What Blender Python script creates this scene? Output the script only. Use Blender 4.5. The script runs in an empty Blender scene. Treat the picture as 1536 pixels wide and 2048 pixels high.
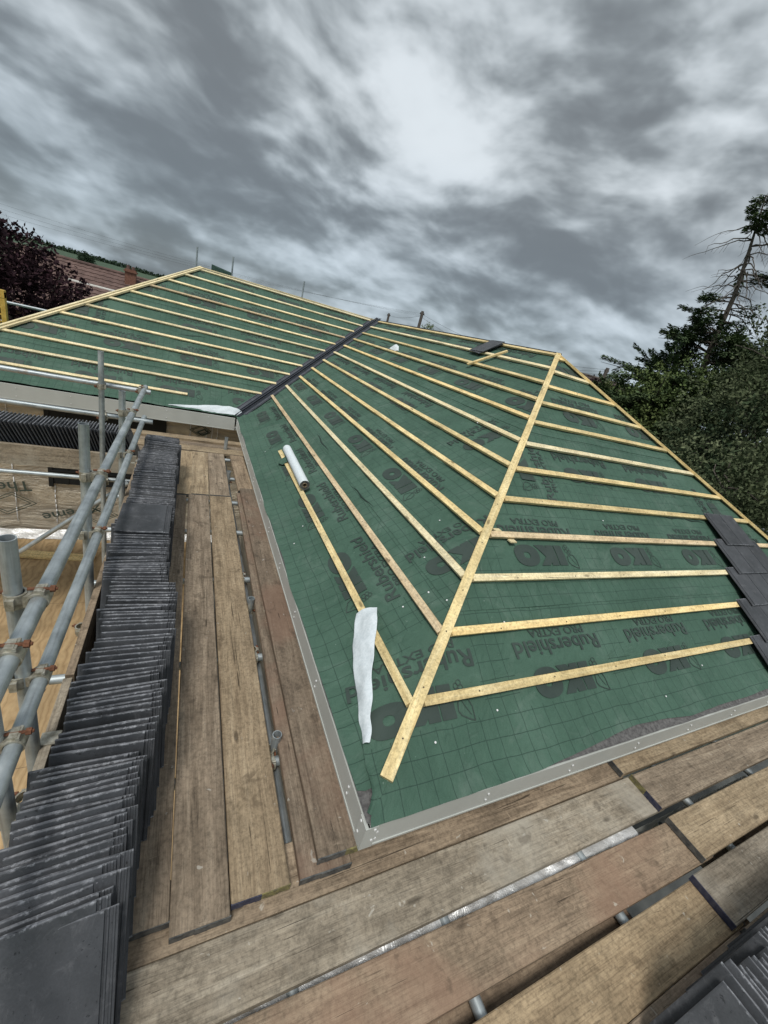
import bpy, bmesh, math, random
from mathutils import Vector, Matrix, noise
R = math.radians
sc = bpy.context.scene
# ------------------------------------------------------------------ camera
CAM = Vector((-0.7805, -0.7932, 1.8160))
XR = Vector((0.89034615, -0.38045842, 0.25007023))
YD = Vector((0.05636429, -0.45292681, -0.88976422))
ZF = Vector((0.45178181, 0.80629318, -0.38181737))
cd = bpy.data.cameras.new('camera')
cam = bpy.data.objects.new('camera', cd)
sc.collection.objects.link(cam)
cd.sensor_fit = 'HORIZONTAL'
cd.sensor_width = 36.0
cd.lens = 801.67 / 1536 * 36
cd.clip_start = 0.02
cd.clip_end = 6000
M = Matrix((XR, -YD, -ZF)).transposed().to_4x4()
M.translation = CAM
cam.matrix_world = M
sc.camera = cam
# ------------------------------------------------------------------ world: overcast sky
SUN_EL, SUN_AZ = R(62), R(222)
world = bpy.data.worlds.new('World')
sc.world = world
world.use_nodes = True
wn = world.node_tree
wn.nodes.clear()


def N(nt, t, **kw):
    n = nt.nodes.new(t)
    for k, v in kw.items():
        if k.startswith('i_'):
            n.inputs[int(k[2:])].default_value = v
        else:
            setattr(n, k, v)
    return n


def build_sky():
    L = wn.links.new
    out = N(wn, 'ShaderNodeOutputWorld')
    sky = N(wn, 'ShaderNodeTexSky', sky_type='NISHITA', sun_disc=False)
    sky.sun_elevation = SUN_EL
    sky.sun_rotation = SUN_AZ
    tc = N(wn, 'ShaderNodeTexCoord')
    sep = N(wn, 'ShaderNodeSeparateXYZ')
    L(tc.outputs['Generated'], sep.inputs[0])
    mx = N(wn, 'ShaderNodeMath', operation='MAXIMUM', i_1=0.0)
    L(sep.outputs[2], mx.inputs[0])
    ad = N(wn, 'ShaderNodeMath', operation='ADD', i_1=0.16)
    L(mx.outputs[0], ad.inputs[0])
    dx = N(wn, 'ShaderNodeMath', operation='DIVIDE')
    dy = N(wn, 'ShaderNodeMath', operation='DIVIDE')
    L(sep.outputs[0], dx.inputs[0]); L(ad.outputs[0], dx.inputs[1])
    L(sep.outputs[1], dy.inputs[0]); L(ad.outputs[0], dy.inputs[1])
    cb = N(wn, 'ShaderNodeCombineXYZ', i_2=3.7)
    L(dx.outputs[0], cb.inputs[0]); L(dy.outputs[0], cb.inputs[1])

    def fbm(scale, detail, rough, dist, off):
        mp = N(wn, 'ShaderNodeMapping')
        mp.inputs['Location'].default_value = off
        L(cb.outputs[0], mp.inputs[0])
        t = N(wn, 'ShaderNodeTexNoise')
        t.inputs['Scale'].default_value = scale
        t.inputs['Detail'].default_value = detail
        t.inputs['Roughness'].default_value = rough
        t.inputs['Distortion'].default_value = dist
        L(mp.outputs[0], t.inputs['Vector'])
        return t.outputs[0]
    low = fbm(1.5, 5, 0.48, 0.0, (1.7, 8.2, 2))

    # heaped cloud: noise over the direction itself, a little flattened, swirled by a broad noise
    sw = N(wn, 'ShaderNodeTexNoise'); sw.inputs['Scale'].default_value = 2.2; sw.inputs['Detail'].default_value = 2
    L(tc.outputs['Generated'], sw.inputs['Vector'])
    swm = N(wn, 'ShaderNodeMixRGB', blend_type='LINEAR_LIGHT', i_0=0.09)
    L(tc.outputs['Generated'], swm.inputs[1]); L(sw.outputs[1], swm.inputs[2])

    def lump(scale, detail, rough, off, dz):
        mp = N(wn, 'ShaderNodeMapping')
        mp.inputs['Location'].default_value = (off[0], off[1], off[2] + dz)
        mp.inputs['Scale'].default_value = (1.0, 1.0, 2.1)
        L(swm.outputs[0], mp.inputs[0])
        t = N(wn, 'ShaderNodeTexNoise')
        t.inputs['Scale'].default_value = scale
        t.inputs['Detail'].default_value = detail
        t.inputs['Roughness'].default_value = rough
        t.inputs['Distortion'].default_value = 0.0
        L(mp.outputs[0], t.inputs['Vector'])
        return t.outputs[0]

    def diff(p, q):
        m_ = N(wn, 'ShaderNodeMath', operation='SUBTRACT'); L(p, m_.inputs[0]); L(q, m_.inputs[1]); return m_.outputs[0]
    # each layer is also compared with itself a little higher up: pale rims above, grey bellies below
    lay = []
    for sc_, det, k, ke, o in ((2.8, 4, 0.44, 0.45, (3.1, 0.7, 2.2)), (6.0, 4, 0.26, 0.60, (7.9, 4.4, 6.2)), (14.0, 5, 0.09, 0.20, (1.9, 9.4, 3.2))):
        a1 = lump(sc_, det, 0.50, o, 0)
        lay.append((a1, k))
        if sc_ < 10: lay.append((diff(lump(sc_, det, 0.50, o, 0.17 / sc_), a1), ke))
    # rounded bellies
    w2 = N(wn, 'ShaderNodeTexNoise'); w2.inputs['Scale'].default_value = 7.0; w2.inputs['Detail'].default_value = 4
    L(tc.outputs['Generated'], w2.inputs['Vector'])
    w2m = N(wn, 'ShaderNodeMixRGB', blend_type='LINEAR_LIGHT', i_0=0.055)
    L(swm.outputs[0], w2m.inputs[1]); L(w2.outputs[1], w2m.inputs[2])

    def belly(scale, off, dz):
        mp = N(wn, 'ShaderNodeMapping')
        mp.inputs['Location'].default_value = (off, off * 2, dz)
        mp.inputs['Scale'].default_value = (1.0, 1.0, 1.9)
        L(w2m.outputs[0], mp.inputs[0])
        t = N(wn, 'ShaderNodeTexVoronoi', feature='SMOOTH_F1')
        t.inputs['Scale'].default_value = scale
        t.inputs['Smoothness'].default_value = 0.55
        L(mp.outputs[0], t.inputs['Vector'])
        return t.outputs['Distance']
    for sc_, k, ke in ((5.5, 0.15, 0.30), (11.0, 0.09, 0.14)):
        v1 = belly(sc_, 1.3, 0)
        lay.append((v1, k))
        if sc_ < 8: lay.append((diff(v1, belly(sc_, 1.3, 0.20 / sc_)), -ke))
    acc = None
    for sock, k in [(low, 0.22)] + lay:
        m_ = N(wn, 'ShaderNodeMath', operation='MULTIPLY_ADD', i_1=k); L(sock, m_.inputs[0])
        if acc is None: m_.inputs[2].default_value = 0
        else: L(acc, m_.inputs[2])
        acc = m_.outputs[0]
    # broad dark and bright banks of cloud, each at its own bearing and height
    wob = N(wn, 'ShaderNodeMixRGB', blend_type='LINEAR_LIGHT', i_0=0.10)
    nz = N(wn, 'ShaderNodeTexNoise'); nz.inputs['Scale'].default_value = 3.5; nz.inputs['Detail'].default_value = 5
    L(tc.outputs['Generated'], nz.inputs['Vector'])
    L(tc.outputs['Generated'], wob.inputs[1]); L(nz.outputs[1], wob.inputs[2])
    for d_, r_, k_ in (((-0.224, 0.939, 0.26), 20, -1), ((-0.059, 0.973, 0.222), 12, -1), ((0.13, 0.965, 0.226), 11, -1), ((0.299, 0.876, 0.378), 7, -0.5), ((0.516, 0.807, 0.288), 12, -1.1),
                       ((0.627, 0.71, 0.32), 8, -0.9), ((0.681, 0.592, 0.432), 18, -0.5), ((0.403, 0.78, 0.478), 8, -0.5), ((0.345, 0.927, 0.148), 8, -0.6), ((0.001, 0.943, 0.332), 9, -0.5),
                       ((-0.229, 0.967, 0.11), 10, -0.3), ((0.181, 0.931, 0.319), 11, 0.85), ((0.094, 0.911, 0.402), 9, 0.4), ((0.358, 0.86, 0.363), 8, 0.45), ((0.542, 0.744, 0.391), 10, 1.0),
                       ((-0.192, 0.96, 0.203), 7, 0.7), ((0.415, 0.853, 0.316), 7, 0.7), ((0.753, 0.551, 0.36), 9, 0.5), ((0.188, 0.975, 0.121), 7, 0.5), ((0.718, 0.651, 0.247), 12, 0.4),
                       ((0.268, 0.854, 0.446), 9, 0.5), ((-0.035, 0.982, 0.184), 5, 0.3)):
        dv = N(wn, 'ShaderNodeVectorMath', operation='DOT_PRODUCT'); dv.inputs[1].default_value = Vector(d_).normalized()
        nrm = N(wn, 'ShaderNodeVectorMath', operation='NORMALIZE'); L(wob.outputs[0], nrm.inputs[0])
        L(nrm.outputs[0], dv.inputs[0])
        mr = N(wn, 'ShaderNodeMapRange', interpolation_type='SMOOTHSTEP')
        mr.inputs[1].default_value = math.cos(R(r_ * 1.15)); mr.inputs[2].default_value = math.cos(R(r_ * 0.15))
        mr.inputs[3].default_value = 0; mr.inputs[4].default_value = 0.031 * k_
        L(dv.outputs['Value'], mr.inputs[0])
        a_ = N(wn, 'ShaderNodeMath', operation='ADD'); L(acc, a_.inputs[0]); L(mr.outputs[0], a_.inputs[1])
        acc = a_.outputs[0]
    gain = N(wn, 'ShaderNodeMath', operation='MULTIPLY_ADD', i_1=1.25, i_2=-0.268); L(acc, gain.inputs[0])
    rp = N(wn, 'ShaderNodeValToRGB')
    L(gain.outputs[0], rp.inputs[0])
    cr = rp.color_ramp
    cr.interpolation = 'B_SPLINE'
    cr.elements[0].position = 0.34; cr.elements[0].color = (0.136, 0.150, 0.158, 1)
    cr.elements[1].position = 0.69; cr.elements[1].color = (0.575, 0.620, 0.650, 1)
    for p, col in ((0.43, (0.183, 0.204, 0.215, 1)), (0.50, (0.287, 0.318, 0.334, 1)), (0.58, (0.418, 0.457, 0.480, 1))):
        e = cr.elements.new(p); e.color = col
    # lower band of sky: a little darker and bluer
    hz = N(wn, 'ShaderNodeMapRange'); hz.inputs[1].default_value = 0.0; hz.inputs[2].default_value = 0.34
    L(mx.outputs[0], hz.inputs[0])
    tint = N(wn, 'ShaderNodeMixRGB', blend_type='MIX')
    tint.inputs[1].default_value = (0.76, 0.83, 0.90, 1)
    tint.inputs[2].default_value = (1.0, 1.0, 1.0, 1)
    L(hz.outputs[0], tint.inputs[0])
    mul = N(wn, 'ShaderNodeMixRGB', blend_type='MULTIPLY', i_0=1.0)
    L(rp.outputs[0], mul.inputs[1]); L(tint.outputs[0], mul.inputs[2])
    bg1 = N(wn, 'ShaderNodeBackground'); bg1.inputs[1].default_value = 1.0
    L(mul.outputs[0], bg1.inputs[0])
    bg2 = N(wn, 'ShaderNodeBackground'); bg2.inputs[1].default_value = 0.06
    L(sky.outputs[0], bg2.inputs[0])
    ms = N(wn, 'ShaderNodeMixShader', i_0=0.10)
    L(bg1.outputs[0], ms.inputs[1]); L(bg2.outputs[0], ms.inputs[2])
    L(ms.outputs[0], out.inputs[0])


build_sky()
sd = bpy.data.lights.new('sun', 'SUN')
sd.energy = 1.75
sd.angle = R(16)
sd.color = (1.0, 0.98, 0.93)
so = bpy.data.objects.new('sun', sd)
sc.collection.objects.link(so)
sdir = Vector((math.cos(SUN_EL) * math.sin(SUN_AZ), math.cos(SUN_EL) * math.cos(SUN_AZ), math.sin(SUN_EL)))
so.rotation_euler = sdir.to_track_quat('Z', 'Y').to_euler()
sc.view_settings.view_transform = 'Standard'
sc.view_settings.look = 'None'
sc.view_settings.exposure = 0.50
sc.view_settings.gamma = 1
sc.render.engine = 'CYCLES'
sc.cycles.max_bounces = 4
sc.cycles.diffuse_bounces = 3
sc.cycles.use_denoising = True

# ------------------------------------------------------------------ geometry constants (metres)
T = 0.62735                      # tangent of the roof pitch
CO = 1 / math.sqrt(1 + T * T)
SI = T * CO
YB = 6.551                       # where the far wing's front eave runs
WD = 7.125                       # width of the main wing over the eaves
HW = WD / 2
XL = -4.232                      # left eave corner of the far wing
G = 0.2923                       # batten gauge on plan
H0 = -0.027                      # membrane below the batten tops
DECK = -0.21                     # top of the lengthwise boards
DECKX = -0.25                    # top of the cross boards
PLY = -2.6
GROUND = -5.2

# ------------------------------------------------------------------ materials
MATS = {}


def mat(name):
    m = bpy.data.materials.new(name)
    m.use_nodes = True
    nt = m.node_tree
    b = nt.nodes['Principled BSDF']
    MATS[name] = m
    return m, nt, b


def coords(nt, kind='Object', rnd=True, scale=(1, 1, 1)):
    tc = N(nt, 'ShaderNodeTexCoord')
    src = tc.outputs[kind]
    mp = N(nt, 'ShaderNodeMapping')
    mp.inputs['Scale'].default_value = scale
    if rnd:
        oi = N(nt, 'ShaderNodeObjectInfo')
        mu = N(nt, 'ShaderNodeVectorMath', operation='SCALE')
        mu.inputs[0].default_value = (37.0, 91.0, 53.0)
        nt.links.new(oi.outputs['Random'], mu.inputs['Scale'])
        ad = N(nt, 'ShaderNodeVectorMath', operation='ADD')
        nt.links.new(src, ad.inputs[0]); nt.links.new(mu.outputs[0], ad.inputs[1])
        src = ad.outputs[0]
    nt.links.new(src, mp.inputs[0])
    return mp.outputs[0]


def tex(nt, vec, scale, detail=5, rough=0.55, dist=0.0):
    t = N(nt, 'ShaderNodeTexNoise')
    t.inputs['Scale'].default_value = scale
    t.inputs['Detail'].default_value = detail
    t.inputs['Roughness'].default_value = rough
    t.inputs['Distortion'].default_value = dist
    nt.links.new(vec, t.inputs['Vector'])
    return t.outputs[0]


def ramp(nt, fac, stops, interp='LINEAR'):
    r = N(nt, 'ShaderNodeValToRGB')
    r.color_ramp.interpolation = interp
    el = r.color_ramp.elements
    def c4(c):
        return (c, c, c, 1) if isinstance(c, (int, float)) else (*c, 1)
    el[0].position, el[0].color = stops[0][0], c4(stops[0][1])
    el[1].position, el[1].color = stops[-1][0], c4(stops[-1][1])
    for p, c in stops[1:-1]:
        e = el.new(p); e.color = c4(c)
    nt.links.new(fac, r.inputs[0])
    return r.outputs[0]


def mixc(nt, fac, a, b, mode='MIX'):
    m = N(nt, 'ShaderNodeMixRGB', blend_type=mode)
    for i, v in ((0, fac), (1, a), (2, b)):
        if hasattr(v, 'is_linked') or hasattr(v, 'links'):
            nt.links.new(v, m.inputs[i])
        elif i == 0:
            m.inputs[0].default_value = v
        else:
            m.inputs[i].default_value = (*v, 1)
    return m.outputs[0]


def bump(nt, b, h, strength=0.3, dist=0.01, prev=None):
    n = N(nt, 'ShaderNodeBump')
    n.inputs['Strength'].default_value = strength
    n.inputs['Distance'].default_value = dist
    nt.links.new(h, n.inputs['Height'])
    if prev is not None:
        nt.links.new(prev, n.inputs['Normal'])
    nt.links.new(n.outputs[0], b.inputs['Normal'])
    return n.outputs[0]


def wood(name, dark, mid, light, rough=0.8, knots=0.6, stain=None, grain=1.0, streak=0.7):
    """timber whose grain runs along the object's local X"""
    m, nt, b = mat(name)
    v = coords(nt, scale=(1, 1, 1))
    vg = coords(nt, scale=(1.6, 22, 22))
    vg2 = coords(nt, scale=(7, 210, 210))
    g1 = tex(nt, vg, 1.0 * grain, 6, 0.62, 0.9)
    g2 = tex(nt, vg2, 1.0, 4, 0.65, 0.4)
    base = ramp(nt, g1, ((0.25, dark), (0.5, mid), (0.78, light)))
    fine = ramp(nt, g2, ((0.33, 0.50), (0.48, 0.93), (0.7, 1.12)))
    c = mixc(nt, streak, base, fine, 'MULTIPLY')
    blot = ramp(nt, tex(nt, v, 4.2, 8, 0.68, 0.3), ((0.3, 0.60), (0.5, 0.98), (0.70, 1.26)))
    c = mixc(nt, 0.75, c, blot, 'MULTIPLY')
    grit = ramp(nt, tex(nt, v, 55, 5, 0.75, 0.2), ((0.36, 0.50), (0.5, 1.0), (0.64, 1.30)))
    c = mixc(nt, 0.6, c, grit, 'MULTIPLY')
    # scuffs and scratches across the grain
    vs_ = coords(nt, scale=(34, 5, 5))
    scf = ramp(nt, tex(nt, vs_, 1.0, 4, 0.6, 1.2), ((0.68, 0.0), (0.73, 0.35)))
    c = mixc(nt, scf, c, tuple(min(1, x * 1.35) for x in light))
    if stain:
        st = ramp(nt, tex(nt, v, 1.7, 5, 0.6, 0.4), ((0.50, 0.0), (0.66, 0.62)))
        c = mixc(nt, st, c, stain)
    if not name.startswith('batten'):
        spl = ramp(nt, tex(nt, v, 21, 3, 0.5, 0.6), ((0.70, 0.0), (0.735, 0.55)))
        c = mixc(nt, spl, c, (0.50, 0.48, 0.43))
        mud = ramp(nt, tex(nt, v, 8.5, 4, 0.6, 0.4), ((0.60, 0.0), (0.68, 0.5)))
        c = mixc(nt, mud, c, tuple(x * 0.55 for x in dark))
    # knots
    vk = coords(nt, scale=(2.6, 7.5, 7.5))
    vo = N(nt, 'ShaderNodeTexVoronoi'); vo.inputs['Scale'].default_value = 1.0
    nt.links.new(vk, vo.inputs['Vector'])
    kf = ramp(nt, vo.outputs['Distance'], ((0.055, knots), (0.11, 0.0)))
    c = mixc(nt, kf, c, tuple(x * 0.30 for x in dark))
    # long drying cracks
    vc = coords(nt, scale=(1.5, 46, 46))
    cr_ = ramp(nt, tex(nt, vc, 1.0, 3, 0.5, 1.6), ((0.69, 0.0), (0.71, 0.8)))
    c = mixc(nt, cr_, c, tuple(x * 0.25 for x in dark))
    oi = N(nt, 'ShaderNodeObjectInfo')
    var = ramp(nt, oi.outputs['Random'], ((0.0, (0.82, 0.80, 0.79)), (0.5, (1, 1, 1)), (1.0, (1.20, 1.12, 1.02))))
    c = mixc(nt, 0.8, c, var, 'MULTIPLY')
    nt.links.new(c, b.inputs['Base Color'])
    b.inputs['Roughness'].default_value = rough
    b.inputs['Specular IOR Level'].default_value = 0.25
    p = bump(nt, b, g2, 0.5, 0.0025)
    bump(nt, b, g1, 0.35, 0.004, p)
    return m


wood('board_brown', (0.125, 0.096, 0.068), (0.255, 0.200, 0.145), (0.38, 0.310, 0.230))
wood('board_tan', (0.19, 0.138, 0.088), (0.335, 0.258, 0.168), (0.47, 0.375, 0.255), knots=0.7)
wood('board_grey', (0.17, 0.142, 0.108), (0.285, 0.245, 0.190), (0.41, 0.365, 0.295), stain=(0.42, 0.395, 0.34))
wood('board_red', (0.135, 0.102, 0.074), (0.255, 0.198, 0.145), (0.36, 0.290, 0.215), stain=(0.25, 0.165, 0.120))
wood('board_dark', (0.105, 0.080, 0.058), (0.21, 0.162, 0.118), (0.32, 0.258, 0.19), stain=(0.22, 0.138, 0.098))
wood('batten_wood', (0.52, 0.385, 0.175), (0.76, 0.60, 0.305), (0.90, 0.77, 0.46), rough=0.65, knots=0.75, streak=0.3)
wood('batten_pale', (0.62, 0.50, 0.29), (0.80, 0.69, 0.43), (0.92, 0.83, 0.60), rough=0.65, knots=0.7, streak=0.3)
wood('batten_pink', (0.50, 0.37, 0.21), (0.69, 0.54, 0.34), (0.82, 0.68, 0.46), rough=0.7, knots=0.8, streak=0.5)


def mat_steel():
    m, nt, b = mat('galvanised_steel')
    v = coords(nt)
    v2 = coords(nt, scale=(3, 60, 60))
    n1 = tex(nt, v, 9, 6, 0.65)
    n2 = tex(nt, v2, 1.0, 4, 0.6)
    c = ramp(nt, n1, ((0.3, (0.26, 0.29, 0.30)), (0.52, (0.40, 0.44, 0.455)), (0.75, (0.55, 0.59, 0.60))))
    c = mixc(nt, 0.5, c, ramp(nt, n2, ((0.32, 0.45), (0.5, 0.95), (0.7, 1.1))), 'MULTIPLY')
    rust = ramp(nt, tex(nt, v, 5.0, 8, 0.7), ((0.63, 0.0), (0.72, 0.6)))
    c = mixc(nt, rust, c, (0.22, 0.17, 0.12))
    nt.links.new(c, b.inputs['Base Color'])
    b.inputs['Metallic'].default_value = 0.55
    nt.links.new(ramp(nt, n1, ((0.3, 0.36), (0.7, 0.58))), b.inputs['Roughness'])
    bump(nt, b, n2, 0.15, 0.002)


mat_steel()


def mat_plain(name, c1, c2, rough=0.7, scale=6, metal=0.0, bs=0.2, bd=0.004, spec=0.4, detail=6, st=(0.35, 0.65)):
    m, nt, b = mat(name)
    v = coords(nt)
    n1 = tex(nt, v, scale, detail, 0.6, 0.3)
    nt.links.new(ramp(nt, n1, ((st[0], c1), (st[1], c2))), b.inputs['Base Color'])
    b.inputs['Roughness'].default_value = rough
    b.inputs['Metallic'].default_value = metal
    b.inputs['Specular IOR Level'].default_value = spec
    bump(nt, b, n1, bs, bd)
    return m


mat_plain('coupler_steel', (0.23, 0.21, 0.16), (0.50, 0.48, 0.41), 0.5, 40, 0.5)
mat_plain('rusty_bolt', (0.09, 0.035, 0.018), (0.20, 0.085, 0.045), 0.85, 90)
mat_plain('fascia_grey', (0.47, 0.485, 0.455), (0.52, 0.535, 0.505), 0.42, 3, bs=0.03)
mat_plain('white_plastic', (0.72, 0.72, 0.72), (0.8, 0.8, 0.8), 0.4, 10)
mat_plain('membrane_underside', (0.60, 0.66, 0.69), (0.72, 0.77, 0.80), 0.75, 60, bs=0.3, bd=0.002)
mat_plain('membrane_roll', (0.62, 0.68, 0.71), (0.75, 0.80, 0.82), 0.7, 60, bs=0.3, bd=0.002)
mat_plain('eaves_felt', (0.055, 0.052, 0.052), (0.16, 0.155, 0.15), 0.9, 45, bs=0.6, st=(0.3, 0.7))
mat_plain('valley_plastic', (0.018, 0.022, 0.030), (0.035, 0.040, 0.052), 0.32, 6, bs=0.05, spec=0.6)
mat_plain('valley_flange', (0.045, 0.05, 0.06), (0.085, 0.09, 0.105), 0.45, 9, bs=0.1)
mat_plain('black_void', (0.006, 0.007, 0.007), (0.014, 0.015, 0.015), 0.7, 4)
mat_plain('lower_membrane', (0.05, 0.055, 0.055), (0.12, 0.125, 0.12), 0.6, 1.6, bs=0.4, bd=0.02)
mat_plain('silver_foil', (0.6, 0.6, 0.59), (0.88, 0.88, 0.88), 0.38, 9, 0.35, bs=0.9, bd=0.03)
mat_plain('blue_paint', (0.022, 0.026, 0.060), (0.075, 0.075, 0.10), 0.7, 45, st=(.3,.75))
mat_plain('yellow_paint', (0.12, 0.105, 0.06), (0.27, 0.24, 0.09), 0.75, 45, st=(.38,.7))
mat_plain('dull_band', (0.06, 0.065, 0.07), (0.17, 0.17, 0.16), 0.55, 30, 0.4)
mat_plain('yellow_plastic', (0.50, 0.31, 0.055), (0.66, 0.44, 0.10), 0.5, 12)
mat_plain('knot_nail', (0.02, 0.016, 0.013), (0.05, 0.04, 0.03), 0.6, 50)
mat_plain('brick_wall', (0.16, 0.075, 0.052), (0.26, 0.13, 0.09), 0.9, 14)
mat_plain('window_glass', (0.03, 0.035, 0.04), (0.05, 0.055, 0.06), 0.1, 2)
mat_plain('concrete_white', (0.5, 0.48, 0.44), (0.62, 0.6, 0.56), 0.8, 8)
mat_plain('pole_wood', (0.035, 0.03, 0.026), (0.07, 0.06, 0.05), 0.85, 12)
mat_plain('cable_black', (0.03, 0.03, 0.032), (0.05, 0.05, 0.052), 0.6, 5)
mat_plain('bark', (0.055, 0.045, 0.038), (0.13, 0.11, 0.09), 0.9, 18, bs=0.8, bd=0.02)
mat_plain('dark_fabric', (0.012, 0.035, 0.028), (0.03, 0.065, 0.05), 0.9, 30)


def mat_leaf(name, c1, c2, c3, trans=0.25):
    m, nt, b = mat(name)
    tc = N(nt, 'ShaderNodeTexCoord')
    n1 = tex(nt, tc.outputs['Object'], 1.1, 4, 0.6)
    n2 = tex(nt, tc.outputs['Object'], 9.0, 2, 0.6)
    geo = N(nt, 'ShaderNodeNewGeometry')
    c = ramp(nt, n1, ((0.32, c1), (0.5, c2), (0.7, c3)))
    c = mixc(nt, 0.6, c, ramp(nt, n2, ((0.3, 0.5), (0.7, 1.3))), 'MULTIPLY')
    c = mixc(nt, 0.5, c, ramp(nt, geo.outputs['Random Per Island'], ((0, 0.75), (1, 1.25))), 'MULTIPLY')
    nt.links.new(c, b.inputs['Base Color'])
    b.inputs['Roughness'].default_value = 0.75
    b.inputs['Specular IOR Level'].default_value = 0.08


mat_leaf('leaf_purple', (0.016, 0.009, 0.012), (0.034, 0.018, 0.023), (0.072, 0.034, 0.042))
mat_leaf('leaf_purple_red', (0.020, 0.008, 0.010), (0.040, 0.016, 0.020), (0.080, 0.030, 0.036))
mat_leaf('needle_green', (0.042, 0.066, 0.034), (0.075, 0.11, 0.052), (0.13, 0.175, 0.08))
mat_leaf('leaf_green', (0.062, 0.090, 0.034), (0.11, 0.15, 0.056), (0.19, 0.225, 0.085))
mat_leaf('leaf_olive', (0.048, 0.064, 0.034), (0.095, 0.115, 0.060), (0.165, 0.185, 0.105))
mat_leaf('leaf_dark', (0.024, 0.038, 0.022), (0.046, 0.068, 0.036), (0.08, 0.11, 0.056))
mat_leaf('wood_far', (0.022, 0.040, 0.024), (0.034, 0.058, 0.034), (0.055, 0.085, 0.05))


def mat_tile():
    m, nt, b = mat('slate_tile')
    tc = N(nt, 'ShaderNodeTexCoord')
    v = coords(nt)
    n1 = tex(nt, v, 7, 7, 0.6)
    n2 = tex(nt, v, 160, 3, 0.6)
    oi = N(nt, 'ShaderNodeObjectInfo')
    base = ramp(nt, n1, ((0.3, (0.037, 0.040, 0.044)), (0.7, (0.074, 0.077, 0.085))))
    base = mixc(nt, 0.7, base, ramp(nt, oi.outputs['Random'], ((0, 0.7), (1, 1.3))), 'MULTIPLY')
    base = mixc(nt, 0.5, base, ramp(nt, n2, ((0.3, 0.75), (0.7, 1.15))), 'MULTIPLY')
    base = mixc(nt, ramp(nt, tex(nt, v, 13, 8, 0.75, 0.8), ((0.54, 0.0), (0.70, 0.45))), base, (0.17, 0.17, 0.18))
    pits = ramp(nt, tex(nt, v, 75, 3, 0.6), ((0.30, 0.8), (0.35, 0.0)))
    base = mixc(nt, pits, base, (0.012, 0.012, 0.014))
    # chipped pale edges: distance from the tile's own outline, in its own coordinates
    sep = N(nt, 'ShaderNodeSeparateXYZ')
    nt.links.new(tc.outputs['Object'], sep.inputs[0])
    zc = N(nt, 'ShaderNodeMath', operation='SUBTRACT', i_1=0.21); nt.links.new(sep.outputs[2], zc.inputs[0])
    za = N(nt, 'ShaderNodeMath', operation='ABSOLUTE'); nt.links.new(zc.outputs[0], za.inputs[0])
    zr = N(nt, 'ShaderNodeMapRange'); zr.inputs[1].default_value = 0.200; zr.inputs[2].default_value = 0.2095
    nt.links.new(za.outputs[0], zr.inputs[0])
    sp = ramp(nt, tex(nt, v, 38, 6, 0.75), ((0.52, 0.0), (0.62, 1.0)))
    mul = N(nt, 'ShaderNodeMath', operation='MULTIPLY')
    nt.links.new(zr.outputs[0], mul.inputs[0]); nt.links.new(sp, mul.inputs[1])
    base = mixc(nt, mul.outputs[0], base, (0.46, 0.47, 0.50))
    rr = ramp(nt, tex(nt, v, 24, 5, 0.7), ((0.33, 0.10), (0.62, 1.0)))
    mul2 = N(nt, 'ShaderNodeMath', operation='MULTIPLY')
    zr2 = N(nt, 'ShaderNodeMapRange'); zr2.inputs[1].default_value = 0.2035; zr2.inputs[2].default_value = 0.2085
    nt.links.new(za.outputs[0], zr2.inputs[0])
    nt.links.new(zr2.outputs[0], mul2.inputs[0]); nt.links.new(rr, mul2.inputs[1])
    mul3 = N(nt, 'ShaderNodeMath', operation='MULTIPLY', i_1=0.9); nt.links.new(mul2.outputs[0], mul3.inputs[0])
    base = mixc(nt, mul3.outputs[0], base, (0.235, 0.24, 0.262))
    nt.links.new(base, b.inputs['Base Color'])
    b.inputs['Roughness'].default_value = 0.55
    b.inputs['Specular IOR Level'].default_value = 0.45
    p = bump(nt, b, n2, 0.25, 0.0012)
    bump(nt, b, tex(nt, v, 30, 6, 0.7), 0.35, 0.003, p)


mat_tile()


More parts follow.
